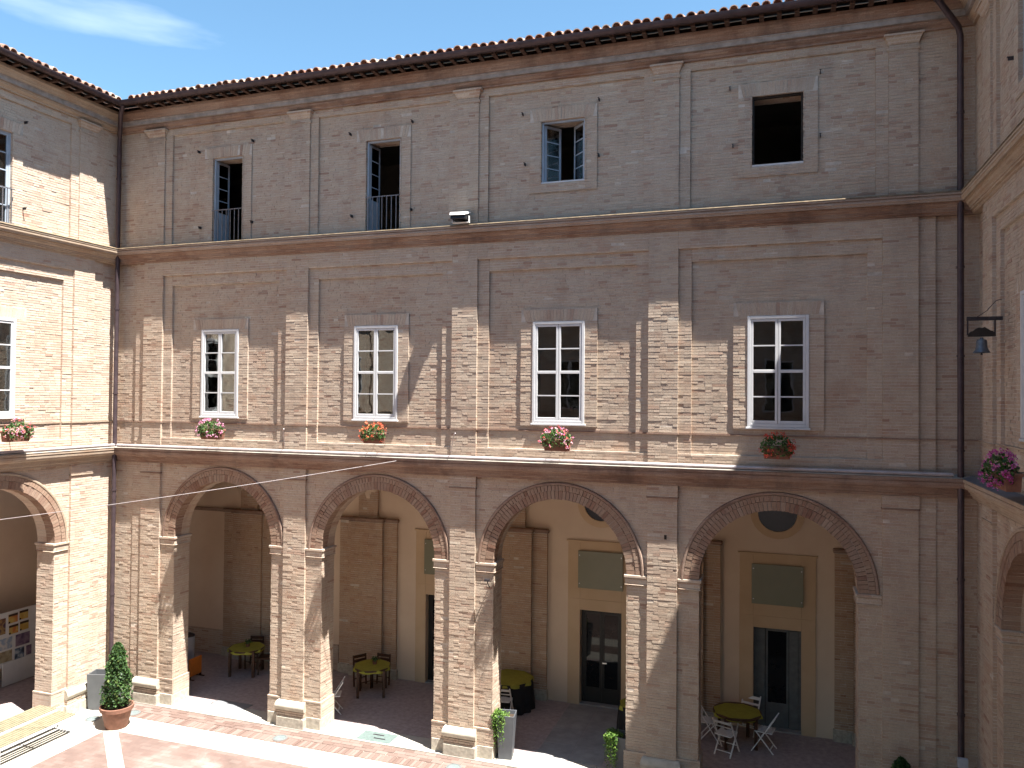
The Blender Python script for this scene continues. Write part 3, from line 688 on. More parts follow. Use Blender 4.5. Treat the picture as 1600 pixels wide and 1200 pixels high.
    # ---- rooms behind the windows
    m = MB(F)
    for (z0, z1) in ((-1.2, 3.3), (3.6, 6.7)):
        m.poly([(lo, 4.2, z0), (hi, 4.2, z0), (hi, 4.2, z1), (lo, 4.2, z1)]); m.poly([(lo, .61, z0), (hi, .61, z0), (hi, 4.2, z0), (lo, 4.2, z0)]); m.poly([(lo, .61, z1), (hi, .61, z1), (hi, 4.2, z1), (lo, 4.2, z1)])
        for a in (lo, hi): m.poly([(a, .61, z0), (a, 4.2, z0), (a, 4.2, z1), (a, .61, z1)])
    m.build('room_wall', 'interior', wg)
    # ---- windows
    for x in win1: window_lower(F, wg, *x[:4], full=inside(x[0], x[1]))
    for x in win2: window_upper(F, wg, *x[:5])
    if core.v: core.build('wall', 'mortar', wg)
    if far.v: far.build('wall', 'brick_far', wg)
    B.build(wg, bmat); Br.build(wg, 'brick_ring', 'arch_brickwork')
    return wg
simple('stone_grey', (.30, .27, .25), .9, .3, 5, bmp=.4)
simple('boarding', (.10, .06, .045), .9, .3, 5)
simple('roof_far', (.33, .19, .13), .9, .3, 6, bmp=.4)

FB = lambda s, d, z: (s, 16+d, z)
FA = lambda s, d, z: (-16.5-d, s, z)
FC = lambda s, d, z: (3.29+d, s, z)
FD = lambda s, d, z: (s, -1.4-d, z)
RB = Matrix.Identity(4); RAm = Matrix.Rotation(pi/2, 4, 'Z'); RC = Matrix.Rotation(-pi/2, 4, 'Z'); RD = Matrix.Rotation(pi, 4, 'Z')
pilB = [(-15.60, -15.0), (-11.27, -10.67), (-6.93, -6.33), (-2.56, -1.96), (1.80, 2.40)]
baysB = [(-15.0, -11.27, -13.10), (-10.67, -6.93, -8.77), (-6.33, -2.56, -4.45), (-1.96, 1.80, -.07)]
win1B = [(-13.81, -12.69, -.55, 1.62), (-9.44, -8.30, -.55, 1.62), (-5.06, -3.91, -.56, 1.62), (-.62, .52, -.55, 1.63)]
win2B = [(-13.53, -12.63, 3.76, 5.94, 'door'), (-9.17, -8.28, 3.76, 5.95, 'door'), (-4.90, -3.93, 4.60, 5.95, 'open'), (-.55, .41, 4.58, 5.98, 'dark')]
endB = [(-15.9, -15.6, R1), (-16.7, -15.9, R2), (2.40, 2.69, R1), (2.69, 3.49, R2)]
wingB = build_wing('courtyard_wing', 'three storey brick wing facing the viewer with four arches and open upper windows', FB, RB, -16.5, 3.29, pilB, baysB, win1B, win2B, (-16.7, 3.49), endB, (-6.6, 16.0, GZ), tiles=(-15.5, 2.3))
# side wings share the rhythm
def side(top):
    ps = [(top+.0-4.35*k, top+.6-4.35*k) for k in range(4)]
    return ps
pilA = [(1.65, 2.25), (6.0, 6.6), (10.35, 10.95), (14.70, 15.30)]
baysA = [(2.25, 6.0, 4.12), (6.6, 10.35, 8.48), (10.95, 14.70, 12.84)]
win1A = [(3.4, 4.55, -.55, 1.62), (7.75, 8.9, -.55, 1.62), (12.06, 13.21, -.55, 1.68)]
win2A = [(3.5, 4.4, 3.76, 5.95, 'closed'), (7.85, 8.75, 3.76, 5.95, 'closed'), (12.14, 13.04, 3.76, 5.93, 'closed_rail')]
endA = [(15.30, 15.6, R1), (15.6, 16.2, R2), (-1.6, 1.65, R1)]
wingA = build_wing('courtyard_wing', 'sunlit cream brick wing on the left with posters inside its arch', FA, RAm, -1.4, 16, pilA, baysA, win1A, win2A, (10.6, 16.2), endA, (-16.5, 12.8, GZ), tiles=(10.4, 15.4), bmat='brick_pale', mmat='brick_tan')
baysC = [(2.25, 6.0, 4.12), (6.6, 10.35, 8.48), (10.95, 14.70, 12.86)]
win1C = [(3.4, 4.55, -.55, 1.62), (7.75, 8.9, -.55, 1.62), (12.2, 13.34, -.55, 1.62)]
win2C = [(3.5, 4.4, 4.6, 5.95, 'closed'), (7.85, 8.75, 4.6, 5.95, 'closed'), (12.4, 13.4, 4.75, 6.1, 'closed')]
endC = [(15.30, 15.6, R1), (15.6, 16.2, R2), (-1.6, 1.65, R1)]
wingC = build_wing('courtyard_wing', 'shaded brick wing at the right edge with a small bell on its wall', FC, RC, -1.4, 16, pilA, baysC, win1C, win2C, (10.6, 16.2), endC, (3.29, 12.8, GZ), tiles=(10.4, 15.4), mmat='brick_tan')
wingD = build_wing('courtyard_wing', 'brick wing closing the courtyard behind the viewer', FD, RD, -16.5, 3.29, pilB, baysB, win1B, [x[:4]+('closed',) for x in win2B], (99, 99), endB, (-6.6, -1.4, GZ), tiles=(0, 0))

# ------------------------------------------------------------------ arcade interiors
def vault(F, wg, cs, half, d0, d1):
    V, Fc = [], []
    for c in cs:
        n1, n2 = 26, 18; b = len(V)
        for i in range(n1+1):
            for j in range(n2+1):
                a = -1+2*i/n1; e = -1+2*j/n2
                z = -3.45 + 1.66*max(math.sqrt(max(0, 1-(a*.999)**2)), math.sqrt(max(0, 1-(e*.999)**2)))
                V.append(F(c+a*half, (d0+d1)/2+e*(d1-d0)/2, z))
        for i in range(n1):
            for j in range(n2):
                q = b+i*(n2+1)+j; Fc.append([q, q+1, q+n2+2, q+n2+1])
    return np_mesh('vault', V, Fc, 'plaster', wg, ORG[wg.name], smooth=True)
vault(FB, wingB, [-17.45, -13.10, -8.77, -4.44, -.08, 4.27], 2.175, .6, 3.7)
vault(FA, wingA, [12.84, 8.49, 4.14], 2.175, .6, 3.7); vault(FC, wingC, [12.84, 8.49, 4.14], 2.175, .6, 3.7)
BW = 3.7  # depth of the back wall of the arcade
doors = [(-9.22, -8.12), (-4.86, -3.79), (-.60, .48)]
m = MB(FB); a = -20.2
for (p, q) in doors:
    m.box(a, p, BW, BW+.4, GZ, -1.7); m.box(p, q, BW, BW+.4, -5.46, -1.7); a = q
m.box(a, 7, BW, BW+.4, GZ, -1.7); m.build('arcade_wall', 'plaster', wingB)
MB(FB).box(-20.6, -20.2, -.2, BW+.4, GZ, -1.7).build('arcade_wall', 'plaster', wingB)
MB(FB).box(6.8, 7.2, -.2, BW+.4, GZ, -1.7).build('arcade_wall', 'plaster', wingB)
MB(FB).box(-17.3, -15.5, BW-.05, BW, -3.56, -3.46).build('arcade_ledge', 'brick_moulding', wingB)
MB(FB).box(-20.2, -11.95, BW-.035, BW, GZ, -7.15).build('dado', 'brick_far', wingB)
Bq = Bricks(FB)
for c in (-15.0, -10.99, -6.63, -2.26, 2.10):
    cm = MB(FB)
    for (u, v, dd) in ((c-.5, c+.5, BW-.2), (c-.9, c-.5, BW-.1), (c+.5, c+.9, BW-.1)):
        Bq.front(u, v, GZ+.3, -3.56, dd, .07); cm.box(u+.004, v-.004, dd+MR, BW, GZ, -3.5)
    Bq.front(c-.3, c+.3, -3.42, -1.9, BW-.12, .07); cm.box(c-.295, c+.295, BW-.12+MR, BW, -3.46, -1.8); cm.build('arcade_pilaster', 'mortar', wingB)
    MB(FB).box(c-.55, c+.55, BW-.26, BW-.002, -3.55, -3.44).box(c-.94, c-.552, BW-.15, BW-.002, -3.55, -3.45).box(c+.552, c+.94, BW-.15, BW-.002, -3.55, -3.45).build('arcade_capital', 'brick_moulding', wingB, bevel=.02)
    MB(FB).box(c-.53, c+.53, BW-.23, BW-.002, GZ, -7.6).box(c-.93, c-.532, BW-.13, BW-.002, GZ, -7.62).box(c+.532, c+.93, BW-.13, BW-.002, GZ, -7.62).build('base_stone', 'plinth_stone', wingB, bevel=.01)
Bq.build(wingB, 'brick_red')
for k, (p, q) in enumerate(doors):
    c = (p+q)/2
    # ochre surround with a stepped outline
    m = MB(FB); e = BW-.03
    m.box(c-.86, p-.002, e, BW, GZ, -3.72); m.box(q+.002, c+.86, e, BW, GZ, -3.72); m.box(p-.002, q+.002, e, BW, -5.458, -3.72)
    m.build('door_surround', 'ochre', wingB, bevel=.006)
    MB(FB).box(c-.80, c+.80, e-.012, e, -5.20, -5.175).build('door_moulding', 'ochre', wingB); MB(FB).box(c-.90, c+.90, e-.025, BW, -3.72, -3.68).build('door_cornice', 'ochre', wingB)
    # round window above
    zc, r = -2.715, .445; n = 32; mm = MB(FB)
    for kk in range(n):
        t0, t1 = 2*pi*kk/n, 2*pi*(kk+1)/n
        P = lambda rr, t, d: (c+rr*math.cos(t), d, zc+rr*math.sin(t))
        mm.hexa([P(r, t0, BW-.05), P(r, t1, BW-.05), P(r+.17, t1, BW-.035), P(r+.17, t0, BW-.035), P(r, t0, BW), P(r, t1, BW), P(r+.17, t1, BW), P(r+.17, t0, BW)])
    oc = mm.build('round_window', 'ochre', wingB)
    MB(FB).poly([(c+r*math.cos(2*pi*kk/n), BW-.004, zc+r*math.sin(2*pi*kk/n)) for kk in range(n)]).build('pane', 'glass_dark', oc)
    # door
    fr = MB(FB); frame_boxes(fr, p, q, GZ+.02, -5.46, .06, BW+.16, BW+.24); mat = 'door_dark' if k != 2 else 'door_grey'
    d = fr.build('door', mat, wingB)
    MB(FB).box(p, q, BW-.03, BW+.16, GZ, GZ+.05).build('threshold', 'grey_slab', d)
    mid = c
    if k == 2:   # open glazed leaves either side of a dark opening
        for (u, v) in ((p+.06, p+.27), (q-.27, q-.06)): MB(FB).box(u, v, BW+.14, BW+.19, GZ+.08, -5.52).build('door_leaf', 'door_grey', d, bevel=.01)
        fm = MB(FB); frame_boxes(fm, p+.28, q-.28, GZ+.08, -5.52, .05, BW+.17, BW+.2, .55); fm.build('door_leaf', 'door_grey', d)
        MB(FB).box(p+.33, q-.33, BW+.18, BW+.19, GZ+.63, -5.57).build('pane', 'glass_door', d)
    else:
        for (u, v) in ((p+.065, mid-.003), (mid+.003, q-.065)):
            fm = MB(FB); frame_boxes(fm, u, v, GZ+.08, -5.53, .06, BW+.17, BW+.21, .35); fm.build('door_leaf', 'door_dark', d)
            MB(FB).box(u+.06, v-.06, BW+.185, BW+.193, GZ+.43, -5.59).build('pane', 'glass_door', d)
        MB(FB).box(mid+.02, mid+.13, BW+.13, BW+.17, -6.83, -6.80).build('handle', 'steel', d)
    MB(FB).box(p-.05, q+.05, BW+.42, BW+.45, GZ, -5.3).build('door_back', 'wood_black', d)
# arcades of the side wings
MB(FA).box(-1.4, 15.8, 3.7, 4.1, GZ, -1.7).build('arcade_wall', 'plaster', wingA)
MB(FC).box(-1.4, 15.8, 3.7, 4.1, GZ, -1.7).build('arcade_wall', 'plaster', wingC)

# downpipes and the conduit on the lower cornice: parts of the wings
def pipe(wg, pts, r, name, mat='pipe', brackets=()):
    o = MB().tube(pts, r, 10).build(name, mat, wg, smooth=True)
    for z in brackets:
        p = pts[len(pts)//2]; MB().lathe([(r+.001, -.02), (r+.012, -.02), (r+.012, .02), (r+.001, .02)], 10, (p[0], p[1], z)).build('pipe_clip', mat, o)
pipe(wingB, [(-15.75, 15.36, 7.30), (-15.9, 15.45, 7.12), (-16.32, 15.83, 6.72), (-16.36, 15.87, 6.6), (-16.36, 15.87, 1.0), (-16.36, 15.87, -7.85)], .055, 'downpipe', brackets=(5.6, 2.2, 0, -2.5, -5.2))
pipe(wingB, [(2.45, 15.36, 7.30), (2.6, 15.4, 7.12), (3.02, 15.83, 6.74), (3.06, 15.88, 6.6), (3.06, 15.88, 1.0), (3.06, 15.88, -7.85)], .055, 'downpipe', brackets=(5.2, 2.4, .8, -.9, -3.2, -5.6))
m = MB().tube([(-16.24, 15.84, -1.335), (-8, 15.84, -1.335), (2.93, 15.84, -1.335)], .036, 8).build('conduit', 'conduit', wingB, smooth=True)
MB().tube([(-16.34, 10, -1.335), (-16.34, 15.84, -1.335)], .036, 8).build('conduit', 'conduit', wingA, smooth=True)
MB().box(2.97, 3.13, 15.66, 15.74, -6.46, -6.30).box(3.02, 3.10, 15.655, 15.66, -6.40, -6.37).build('meter_box', 'pale_grey', wingB, bevel=.008)
for (x, z) in ((-10.94, -.81), (-6.62, -.77)):
    MB().tube([(x-.28, 15.95, -1.25), (x-.02, 15.5, -.83)], .009, 6).tube([(x-.02, 15.5, -.83), (x+.03, 15.46, -.79)], .012, 6).build('bracket_rod', 'conduit', wingB)
MB().tube([(-6.0, 16.1, -4.2), (-6.0, 15.93, -4.05), (-5.98, 15.9, -3.98)], .012, 6).box(-6.05, -5.95, 15.86, 15.93, -4.0, -3.95).build('bracket_rod', 'iron', wingB)
MB(FB).box(-2.22, -2.17, -.004, .02, -2.86, -2.77).build('put_log_hole', 'wood_black', wingB)

# ------------------------------------------------------------------ ground
g = MB().poly([(-200, -200, GZ-.06), (200, -200, GZ-.06), (200, 200, GZ-.06), (-200, 200, GZ-.06)]).build('ground', 'floor_red', None); g['kind'] = 'structure'
cp = MB().box(-16.6, 3.4, -1.5, 15.17, GZ-.03, GZ).build('courtyard_paving', 'paving_red', None); cp['kind'] = 'structure'; ORG[cp.name] = (0, 0, 0)
fl = MB().box(-20.2, 7, 16.55, 19.72, GZ-.04, GZ+.02).build('arcade_floor', 'floor_red', None); fl['kind'] = 'structure'; ORG[fl.name] = (0, 0, 0)
fl2 = MB().box(-20.2, -16.56, -1.4, 16.55, GZ-.04, GZ+.02).box(3.4, 7, -1.4, 16.55, GZ-.04, GZ+.02).build('arcade_floor', 'floor_red', None); fl2['kind'] = 'structure'
def slab(x0, x1, y0, y1, z, par, mat='slab', name='stone_slab'):
    g_ = .004; return MB().box(x0+g_, x1-g_, y0+g_, y1-g_, z-.03, z+rnd.uniform(-.001, .0015)).build(name, mat, par, bevel=.004)
x = -14.95
while x < 3.3:
    L_ = rnd.uniform(.85, 1.25); slab(x, min(x+L_, 3.35), 14.42, 15.16, GZ+.006, cp); x += L_
x = -16.5
while x < 3.3:
    L_ = rnd.uniform(1.0, 1.5); slab(x, min(x+L_, 3.35), 15.9, 16.54, GZ+.022, cp); x += L_
y = 15.16
while y > 9:
    L_ = rnd.uniform(.8, 1.2); slab(-16.55, -15.75, y-L_, y, GZ+.006, cp); slab(-15.75, -14.95, y-L_+.0, y, GZ+.006, cp); y -= L_
dv = Vector((1.6, -1.38, 0)).normalized(); nv = Vector((-dv.y, dv.x, 0)); p = Vector((-14.9, 14.46, 0)); k = 0
while k < 9:
    L_ = rnd.uniform(.8, 1.1); P = []
    for zz in (GZ-.02, GZ+.009):
        for (u, v) in ((.004, -.15), (L_-.004, -.15), (L_-.004, .15), (.004, .15)): P.append(p + dv*u + nv*v + Vector((0, 0, zz)))
    MB().hexa(P).build('stone_slab', 'slab', cp); p = p + dv*L_; k += 1
pbm, pbs = [], []
for v in range(4):
    rr = random.Random(20+v)
    for lst, hx, hy in ((pbm, .0385, .148), (pbs, .13, .062)):
        me = MB().box(-hx, hx, -hy+rr.uniform(0, .004), hy, -.03, rr.uniform(-.003, .003)).mesh('paving_brick', bevel=.004); me.materials.append(MATS['paving_red']); lst.append(me)
m_, t_, b_ = newmat('pave_brick'); oi = N(t_, 'ShaderNodeObjectInfo'); r_ = ramp(t_, [(0, (.13, .085, .07)), (.5, (.165, .118, .10)), (1, (.20, .15, .13))]); t_.links.new(oi.outputs['Random'], r_.inputs[0])
n_ = noise(t_, 30, 4, .6); t_.links.new(mixc(t_, .25, r_.outputs[0], n_.outputs['Fac'], 'OVERLAY'), b_.inputs['Base Color']); b_.inputs['Roughness'].default_value = .85
for me in pbm + pbs: me.materials[0] = m_
x = -16.0
while x < -3.4: inst('paving_brick', rnd.choice(pbm), cp, Matrix.Translation((x, 15.335, GZ+.008+rnd.uniform(-.002, .002)))); x += .084
for row in range(3):
    x = -15.9 + .13*(row % 2)
    while x < -3.4: inst('paving_brick', rnd.choice(pbs), cp, Matrix.Translation((x, 15.56+row*.132, GZ+.008+rnd.uniform(-.002, .002)))); x += .27
MB().box(-16.5, 3.4, 15.17, 15.895, GZ-.04, GZ-.006).build('band_bed', 'mortar', cp)
for y0, y1 in ((16.56, 17.3), (17.3, 18.1), (18.1, 18.9), (18.9, 19.65)):
    slab(-5.1, -4.35, y0, y1, GZ+.026, fl, 'grey_slab'); slab(-4.35, -3.6, y0, y1, GZ+.026, fl, 'grey_slab')

# ------------------------------------------------------------------ scatter
def scatter(name, pts, size, mat, parent, seed=0, nrm=None, asp=1.6, bias=.6):
    """small quads, one per point; nrm gives preferred directions"""
    R_ = np.random.RandomState(seed); P = np.asarray(pts, float); n = len(P)
    d = R_.randn(n, 3); d /= np.linalg.norm(d, axis=1)[:, None]
    if nrm is not None: d = d*(1-bias) + np.asarray(nrm)*bias; d /= np.linalg.norm(d, axis=1)[:, None]
    u = np.cross(d, R_.randn(n, 3)); u /= np.linalg.norm(u, axis=1)[:, None]; v = np.cross(d, u)
    s = size*R_.uniform(.6, 1.3, n)[:, None]; bend = d*s*.25
    V = np.stack([P-u*s*asp/2, P-v*s/2-bend*.2+u*s*.05, P+u*s*asp/2-bend, P+v*s/2-bend*.2+u*s*.05], 1).reshape(-1, 3)
    Fc = np.arange(4*n).reshape(n, 4)
    return np_mesh(name, V, Fc, mat, parent, (0, 0, 0), R_.rand(n), kind='stuff')

# ------------------------------------------------------------------ flower pots under the windows
def flower_pot(loc, label, petal, seed, rz=0, wide=.27, tall=.23, up=.14, pot='terracotta_dark'):
    t = thing('flower_pot', label, 'flower pot', loc, rz, 'flower pots hung under the windows')
    m = MB(); P = []
    m.hexa([(-wide, -.11, -tall), (wide, -.11, -tall), (wide+.02, -.14, 0), (-wide-.02, -.14, 0), (-wide, .07, -tall), (wide, .07, -tall), (wide+.02, .08, 0), (-wide-.02, .08, 0)])
    m.box(-wide-.035, wide+.035, -.155, .095, -.035, .012); m.build('pot', pot, t, bevel=.008)
    MB().tube([(-wide*.6, .05, -.02), (-wide*.6, .42, -.02)], .008, 6).tube([(wide*.6, .05, -.02), (wide*.6, .42, -.02)], .008, 6).build('bracket', 'iron', t)
    R_ = np.random.RandomState(seed); n = 620
    a = R_.rand(n)*2*pi; e = np.arccos(R_.uniform(-.75, 1, n)); r = R_.uniform(.45, 1.0, n)**.5
    P = np.stack([np.cos(a)*np.sin(e)*r*(wide+.09), -.06+np.sin(a)*np.sin(e)*r*.20 - .03, -.01+np.cos(e)*r*(up+.09)], 1); P[:, 1] = np.minimum(P[:, 1], .10)
    scatter('foliage', P, .042, 'leaf_geranium', t, seed, asp=1.15)
    pts = []
    for k in range(46 if wide < .3 else 90):
        a = R_.rand()*2*pi; e = math.acos(R_.uniform(-.8, 1)); c = np.array([math.cos(a)*math.sin(e)*(wide+.10), -.09+math.sin(a)*math.sin(e)*.21, .02+math.cos(e)*(up+.11)]); c[1] = min(c[1], .06) - (.04 if c[2] < 0 else 0)
        for q in range(R_.randint(7, 16)): pts.append(c + R_.randn(3)*.018)
    scatter('blossom', pts, .027, petal, t, seed+9, asp=1.0)
    return t
flower_pot((-13.03, 15.61, -.86), 'pink geraniums in a hung pot below the first white window from the corner downpipe', 'petal_pink', 1)
flower_pot((-8.62, 15.61, -.84), 'small pot of coral red geraniums below the second white window', 'petal_coral', 2, wide=.22, up=.12)
flower_pot((-4.36, 15.61, -.88), 'pot of mixed red, pale and lilac flowers below the third white window', 'petal_mixed', 3, wide=.25)
flower_pot((-.06, 15.61, -.90), 'shaded pot of dark red flowers below the white window nearest the right downpipe', 'petal_red', 4, wide=.23)
flower_pot((-16.12, 12.88, -.86), 'pot of red and pink geraniums at the left edge on the sunlit wing', 'petal_mixed', 5, pi/2)
flower_pot((2.97, 12.42, -.98), 'large pot of magenta flowers on the shaded wall at the right edge', 'petal_magenta', 6, -pi/2, wide=.34, tall=.24, up=.17, pot='terracotta')

# ------------------------------------------------------------------ topiary, planters
def topiary(loc, label, h, r, seed):
    t = thing('potted_conifer', label, 'potted shrub', loc)
    MB().lathe([(0, 0), (.235, 0), (.25, .02), (.33, .40), (.365, .41), (.375, .50), (.345, .505), (.32, .44), (0, .44)], 32).build('pot', 'terracotta', t, smooth=True)
    MB().lathe([(0, .455), (.322, .452)], 24).build('soil', 'soil', t)
    MB().tube([(0, 0, .4), (.01, 0, .4+h*.5), (0, 0, .4+h*.92)], [.03, .022, .006], 8).build('trunk', 'dark_wood', t)
    R_ = np.random.RandomState(seed); n = 5200; u = R_.rand(n)**.8; z = u*h; a = R_.rand(n)*2*pi
    prof_ = np.interp(u, [0, .05, .15, .45, .75, .93, 1.0], [.66, .92, 1.0, .82, .56, .34, .10])*r
    lump = 1 + .10*np.sin(a*3+z*9) + .08*np.sin(a*5-z*14+1) + .06*np.sin(a*9+z*23)
    rr = prof_*lump*R_.uniform(.62, 1.05, n)
    P = np.stack([rr*np.cos(a), rr*np.sin(a), .50+z], 1); nr = np.stack([np.cos(a), np.sin(a), np.full(n, .45)], 1); nr /= np.linalg.norm(nr, axis=1)[:, None]
    scatter('foliage', P, .05, 'leaf_box', t, seed, nr, asp=1.25, bias=.4)
topiary((-14.87, 14.62, GZ+.01), 'clipped cone shaped shrub in a terracotta pot by the left corner', 1.47, .32, 11)
topiary((2.03, 15.35, GZ+.01), 'shrub in a pot before the shaded right pillar, only its dark tip showing', 1.08, .3, 12)
t = thing('planter', 'empty tall grey planter box standing behind the cone shaped shrub', 'planter', (-16.08, 15.42, GZ), math.radians(18))
m = MB(); H = .88; W_, Dp = .35, .21
m.hexa([(-W_*.9, -Dp*.9, 0), (W_*.9, -Dp*.9, 0), (W_, -Dp, H), (-W_, -Dp, H), (-W_*.9, -Dp*.9+.02, 0), (W_*.9, -Dp*.9+.02, 0), (W_, -Dp+.03, H), (-W_, -Dp+.03, H)])
m.hexa([(-W_*.9, Dp*.9-.02, 0), (W_*.9, Dp*.9-.02, 0), (W_, Dp-.03, H), (-W_, Dp-.03, H), (-W_*.9, Dp*.9, 0), (W_*.9, Dp*.9, 0), (W_, Dp, H), (-W_, Dp, H)])
for sg in (-1, 1): m.hexa([(sg*(W_*.9), -Dp*.9+.021, 0), (sg*(W_*.9-.02), -Dp*.9+.021, 0), (sg*(W_-.03), -Dp+.031, H), (sg*W_, -Dp+.031, H), (sg*W_*.9, Dp*.9-.021, 0), (sg*(W_*.9-.02), Dp*.9-.021, 0), (sg*(W_-.03), Dp-.031, H), (sg*W_, Dp-.031, H)])
m.build('box', 'planter_lid', t); MB().box(-W_+.045, W_-.045, -Dp+.045, Dp-.045, .3, .62).build('soil', 'soil', t)
def planter(loc, label, rz, seed, h=.95):
    t = thing('planter', label, 'planter', loc, rz, 'tall planters with trailing plants')
    a, b = .145, .20; m = MB(); tk = .022
    for (x0, x1, y0, y1) in ((-1, 1, -1, -.9), (-1, 1, .9, 1), (-1, -.9, -.899, .899), (.9, 1, -.899, .899)):
        m.hexa([(x0*a, y0*a, 0), (x1*a, y0*a, 0), (x1*b, y0*b, h), (x0*b, y0*b, h), (x0*a, y1*a, 0), (x1*a, y1*a, 0), (x1*b, y1*b, h), (x0*b, y1*b, h)])
    m.build('box', 'planter_grey', t, bevel=.004); MB().box(-.165, .165, -.165, .165, .5, h-.08).build('soil', 'soil', t)
    R_ = np.random.RandomState(seed); pts = []
    for k in range(90):
        ang = R_.uniform(pi*.75, pi*1.7); x0, y0 = R_.uniform(-.17, .05), R_.uniform(-.17, .10); L_ = R_.uniform(.1, .8)**1.0
        ex, ey = -.20-R_.rand()*.09, R_.uniform(-.24, .10)
        if R_.rand() < .35: ex, ey = R_.uniform(-.2, .0), -.2-R_.rand()*.07
        for q in range(int(14*L_)+9):
            s = q/(14*L_+9)
            if s < .25: f = s/.25; p = (x0+(ex-x0)*f, y0+(ey-y0)*f, h-.02+.07*math.sin(f*pi*.7))
            else: f = (s-.25)/.75; p = (ex-.015*math.sin(f*5), ey, h+.03-L_*f)
            pts.append(np.array(p)+R_.randn(3)*.014)
    scatter('foliage', pts, .03, 'leaf_trail', t, seed, asp=1.3)
    return t
planter((-5.66, 16.28, GZ+.022), 'dark grey planter with trailing greenery at the right foot of the third pillar', math.radians(10), 21)
planter((-3.13, 16.32, GZ+.022), 'planter with a narrow strand of trailing leaves hidden behind the fourth pillar', math.radians(-8), 22, .85)

# ------------------------------------------------------------------ benches
def bench(loc, label, L_=1.9, W_=.56, H=.45):
    t = thing('bench', label, 'bench', loc, 0, 'slatted benches by the sunlit wing')
    m = MB(); b = .035; y0, y1, x0, x1 = -L_/2, L_/2, -W_/2, W_/2
    for y in (y0+.02, y1-.02):
        for x in (x0+.02, x1-.02): m.box(x-b/2, x+b/2, y-b/2, y+b/2, 0, H-.03)
        m.box(x0+.02+b/2, x1-.02-b/2, y-b/2, y+b/2, .0, b)
    for x in (x0+.02, x1-.02): m.box(x-b/2, x+b/2, y0+.02+b/2, y1-.02-b/2, H-.03-b, H-.03); m.box(x-b/2, x+b/2, y0+.02+b/2, y1-.02-b/2, 0.0, b*.8)
    for y in (y0+.02, 0, y1-.02): m.box(x0+.02+b/2, x1-.02-b/2, y-b/2, y+b/2, H-.03-b, H-.031)
    m.build('frame', 'white_paint', t)
    n = 6; wv = W_/n
    for k in range(n): MB().box(x0+k*wv+.016, x0+(k+1)*wv-.016, y0, y1, H-.028, H).build('slat', 'light_wood', t, bevel=.004)
    return t
bench((-15.72, 13.05, GZ+.01), 'front slatted wooden bench on a white frame, nearest the red paving')
bench((-16.42, 13.15, GZ+.01), 'rear slatted wooden bench pushed against the sunlit wing')

# ------------------------------------------------------------------ tables and chairs in the arcade
def octagon(m, r, z0, z1, n=8, rot=0, sx=1, sy=1):
    P0 = [(r*sx*math.cos(2*pi*k/n+rot), r*sy*math.sin(2*pi*k/n+rot), z0) for k in range(n)]; P1 = [(a, b, z1) for a, b, _ in P0]
    i = m.pts(P0+P1)
    for k in range(n): m.f.append((i+k, i+(k+1) % n, i+n+(k+1) % n, i+n+k))
    m.f.append(tuple(range(i+n-1, i-1, -1))); m.f.append(tuple(range(i+n, i+2*n))); return m
ZF = GZ+.02
def table(loc, label, rz, legs=True, r=.5):
    t = thing('table', label, 'table', loc, rz, 'cafe tables under the arcade')
    if legs:
        octagon(MB(), r*.98, .70, .735, 24).build('tabletop', 'dark_wood', t)
        MB().box(-.33, .33, -.33, .33, .60, .698).build('apron', 'dark_wood', t)
        for sx in (-1, 1):
            for sy in (-1, 1): MB().box(sx*.335-.032, sx*.335+.032, sy*.335-.032, sy*.335+.032, 0, .699).build('leg', 'dark_wood', t)
    else:
        octagon(MB(), r*.9, .70, .735, 24).build('tabletop', 'dark_wood', t); MB().lathe([(.25, 0), (.25, .03), (.04, .06), (.04, .7)], 16).build('pedestal', 'dark_wood', t)
    return t
def topper(loc, label, rz, r=.5, sx=1, sy=1):
    m = MB(); n = 48; rings = []
    for (q, z) in ((0, .742), (.55, .742), (.90, .742), (1.0, .735), (1.03, .715), (1.05, .66)):
        P = []
        for k in range(n):
            a = 2*pi*k/n; o = 1/math.cos(((a+pi/8) % (pi/4))-pi/8)*.97; w_ = (1+.02*math.sin(a*11)*max(0, q-.95)*10)
            P.append((q*r*sx*o*w_*math.cos(a), q*r*sy*o*w_*math.sin(a), z + (.012*math.sin(8*a) if z < .7 else 0)))
        rings.append(m.pts(P))
    for a, b in zip(rings, rings[1:]):
        for q in range(n): m.f.append((a+q, a+(q+1) % n, b+(q+1) % n, b+q))
    for v in range(len(m.v)): x, y, z = m.v[v]; c, s = math.cos(rz), math.sin(rz); m.v[v] = (loc[0]+c*x-s*y, loc[1]+s*x+c*y, loc[2]+z)
    return m.build('tablecloth', 'cloth_green', None, smooth=True, loc=loc, label=label, category='tablecloth', group='yellow green tablecloths')
def floor_cloth(loc, label, r=.52):
    m = MB(); n = 64; rings = []
    for (q, z, wv) in ((0, .737, 0), (.9, .737, 0), (1.0, .728, 0), (1.02, .66, .012), (1.05, .35, .03), (1.08, .005, .04)):
        rings.append(m.pts([(loc[0]+(q*r+wv*math.sin(14*2*pi*k/n))*math.cos(2*pi*k/n), loc[1]+(q*r+wv*math.sin(14*2*pi*k/n))*math.sin(2*pi*k/n), loc[2]+z) for k in range(n)]))
    for a, b in zip(rings, rings[1:]):
        for q in range(n): m.f.append((a+q, a+(q+1) % n, b+(q+1) % n, b+q))
    return m.build('tablecloth', 'cloth_black', None, smooth=True, loc=loc, label=label, category='tablecloth', group='black tablecloths reaching the floor')
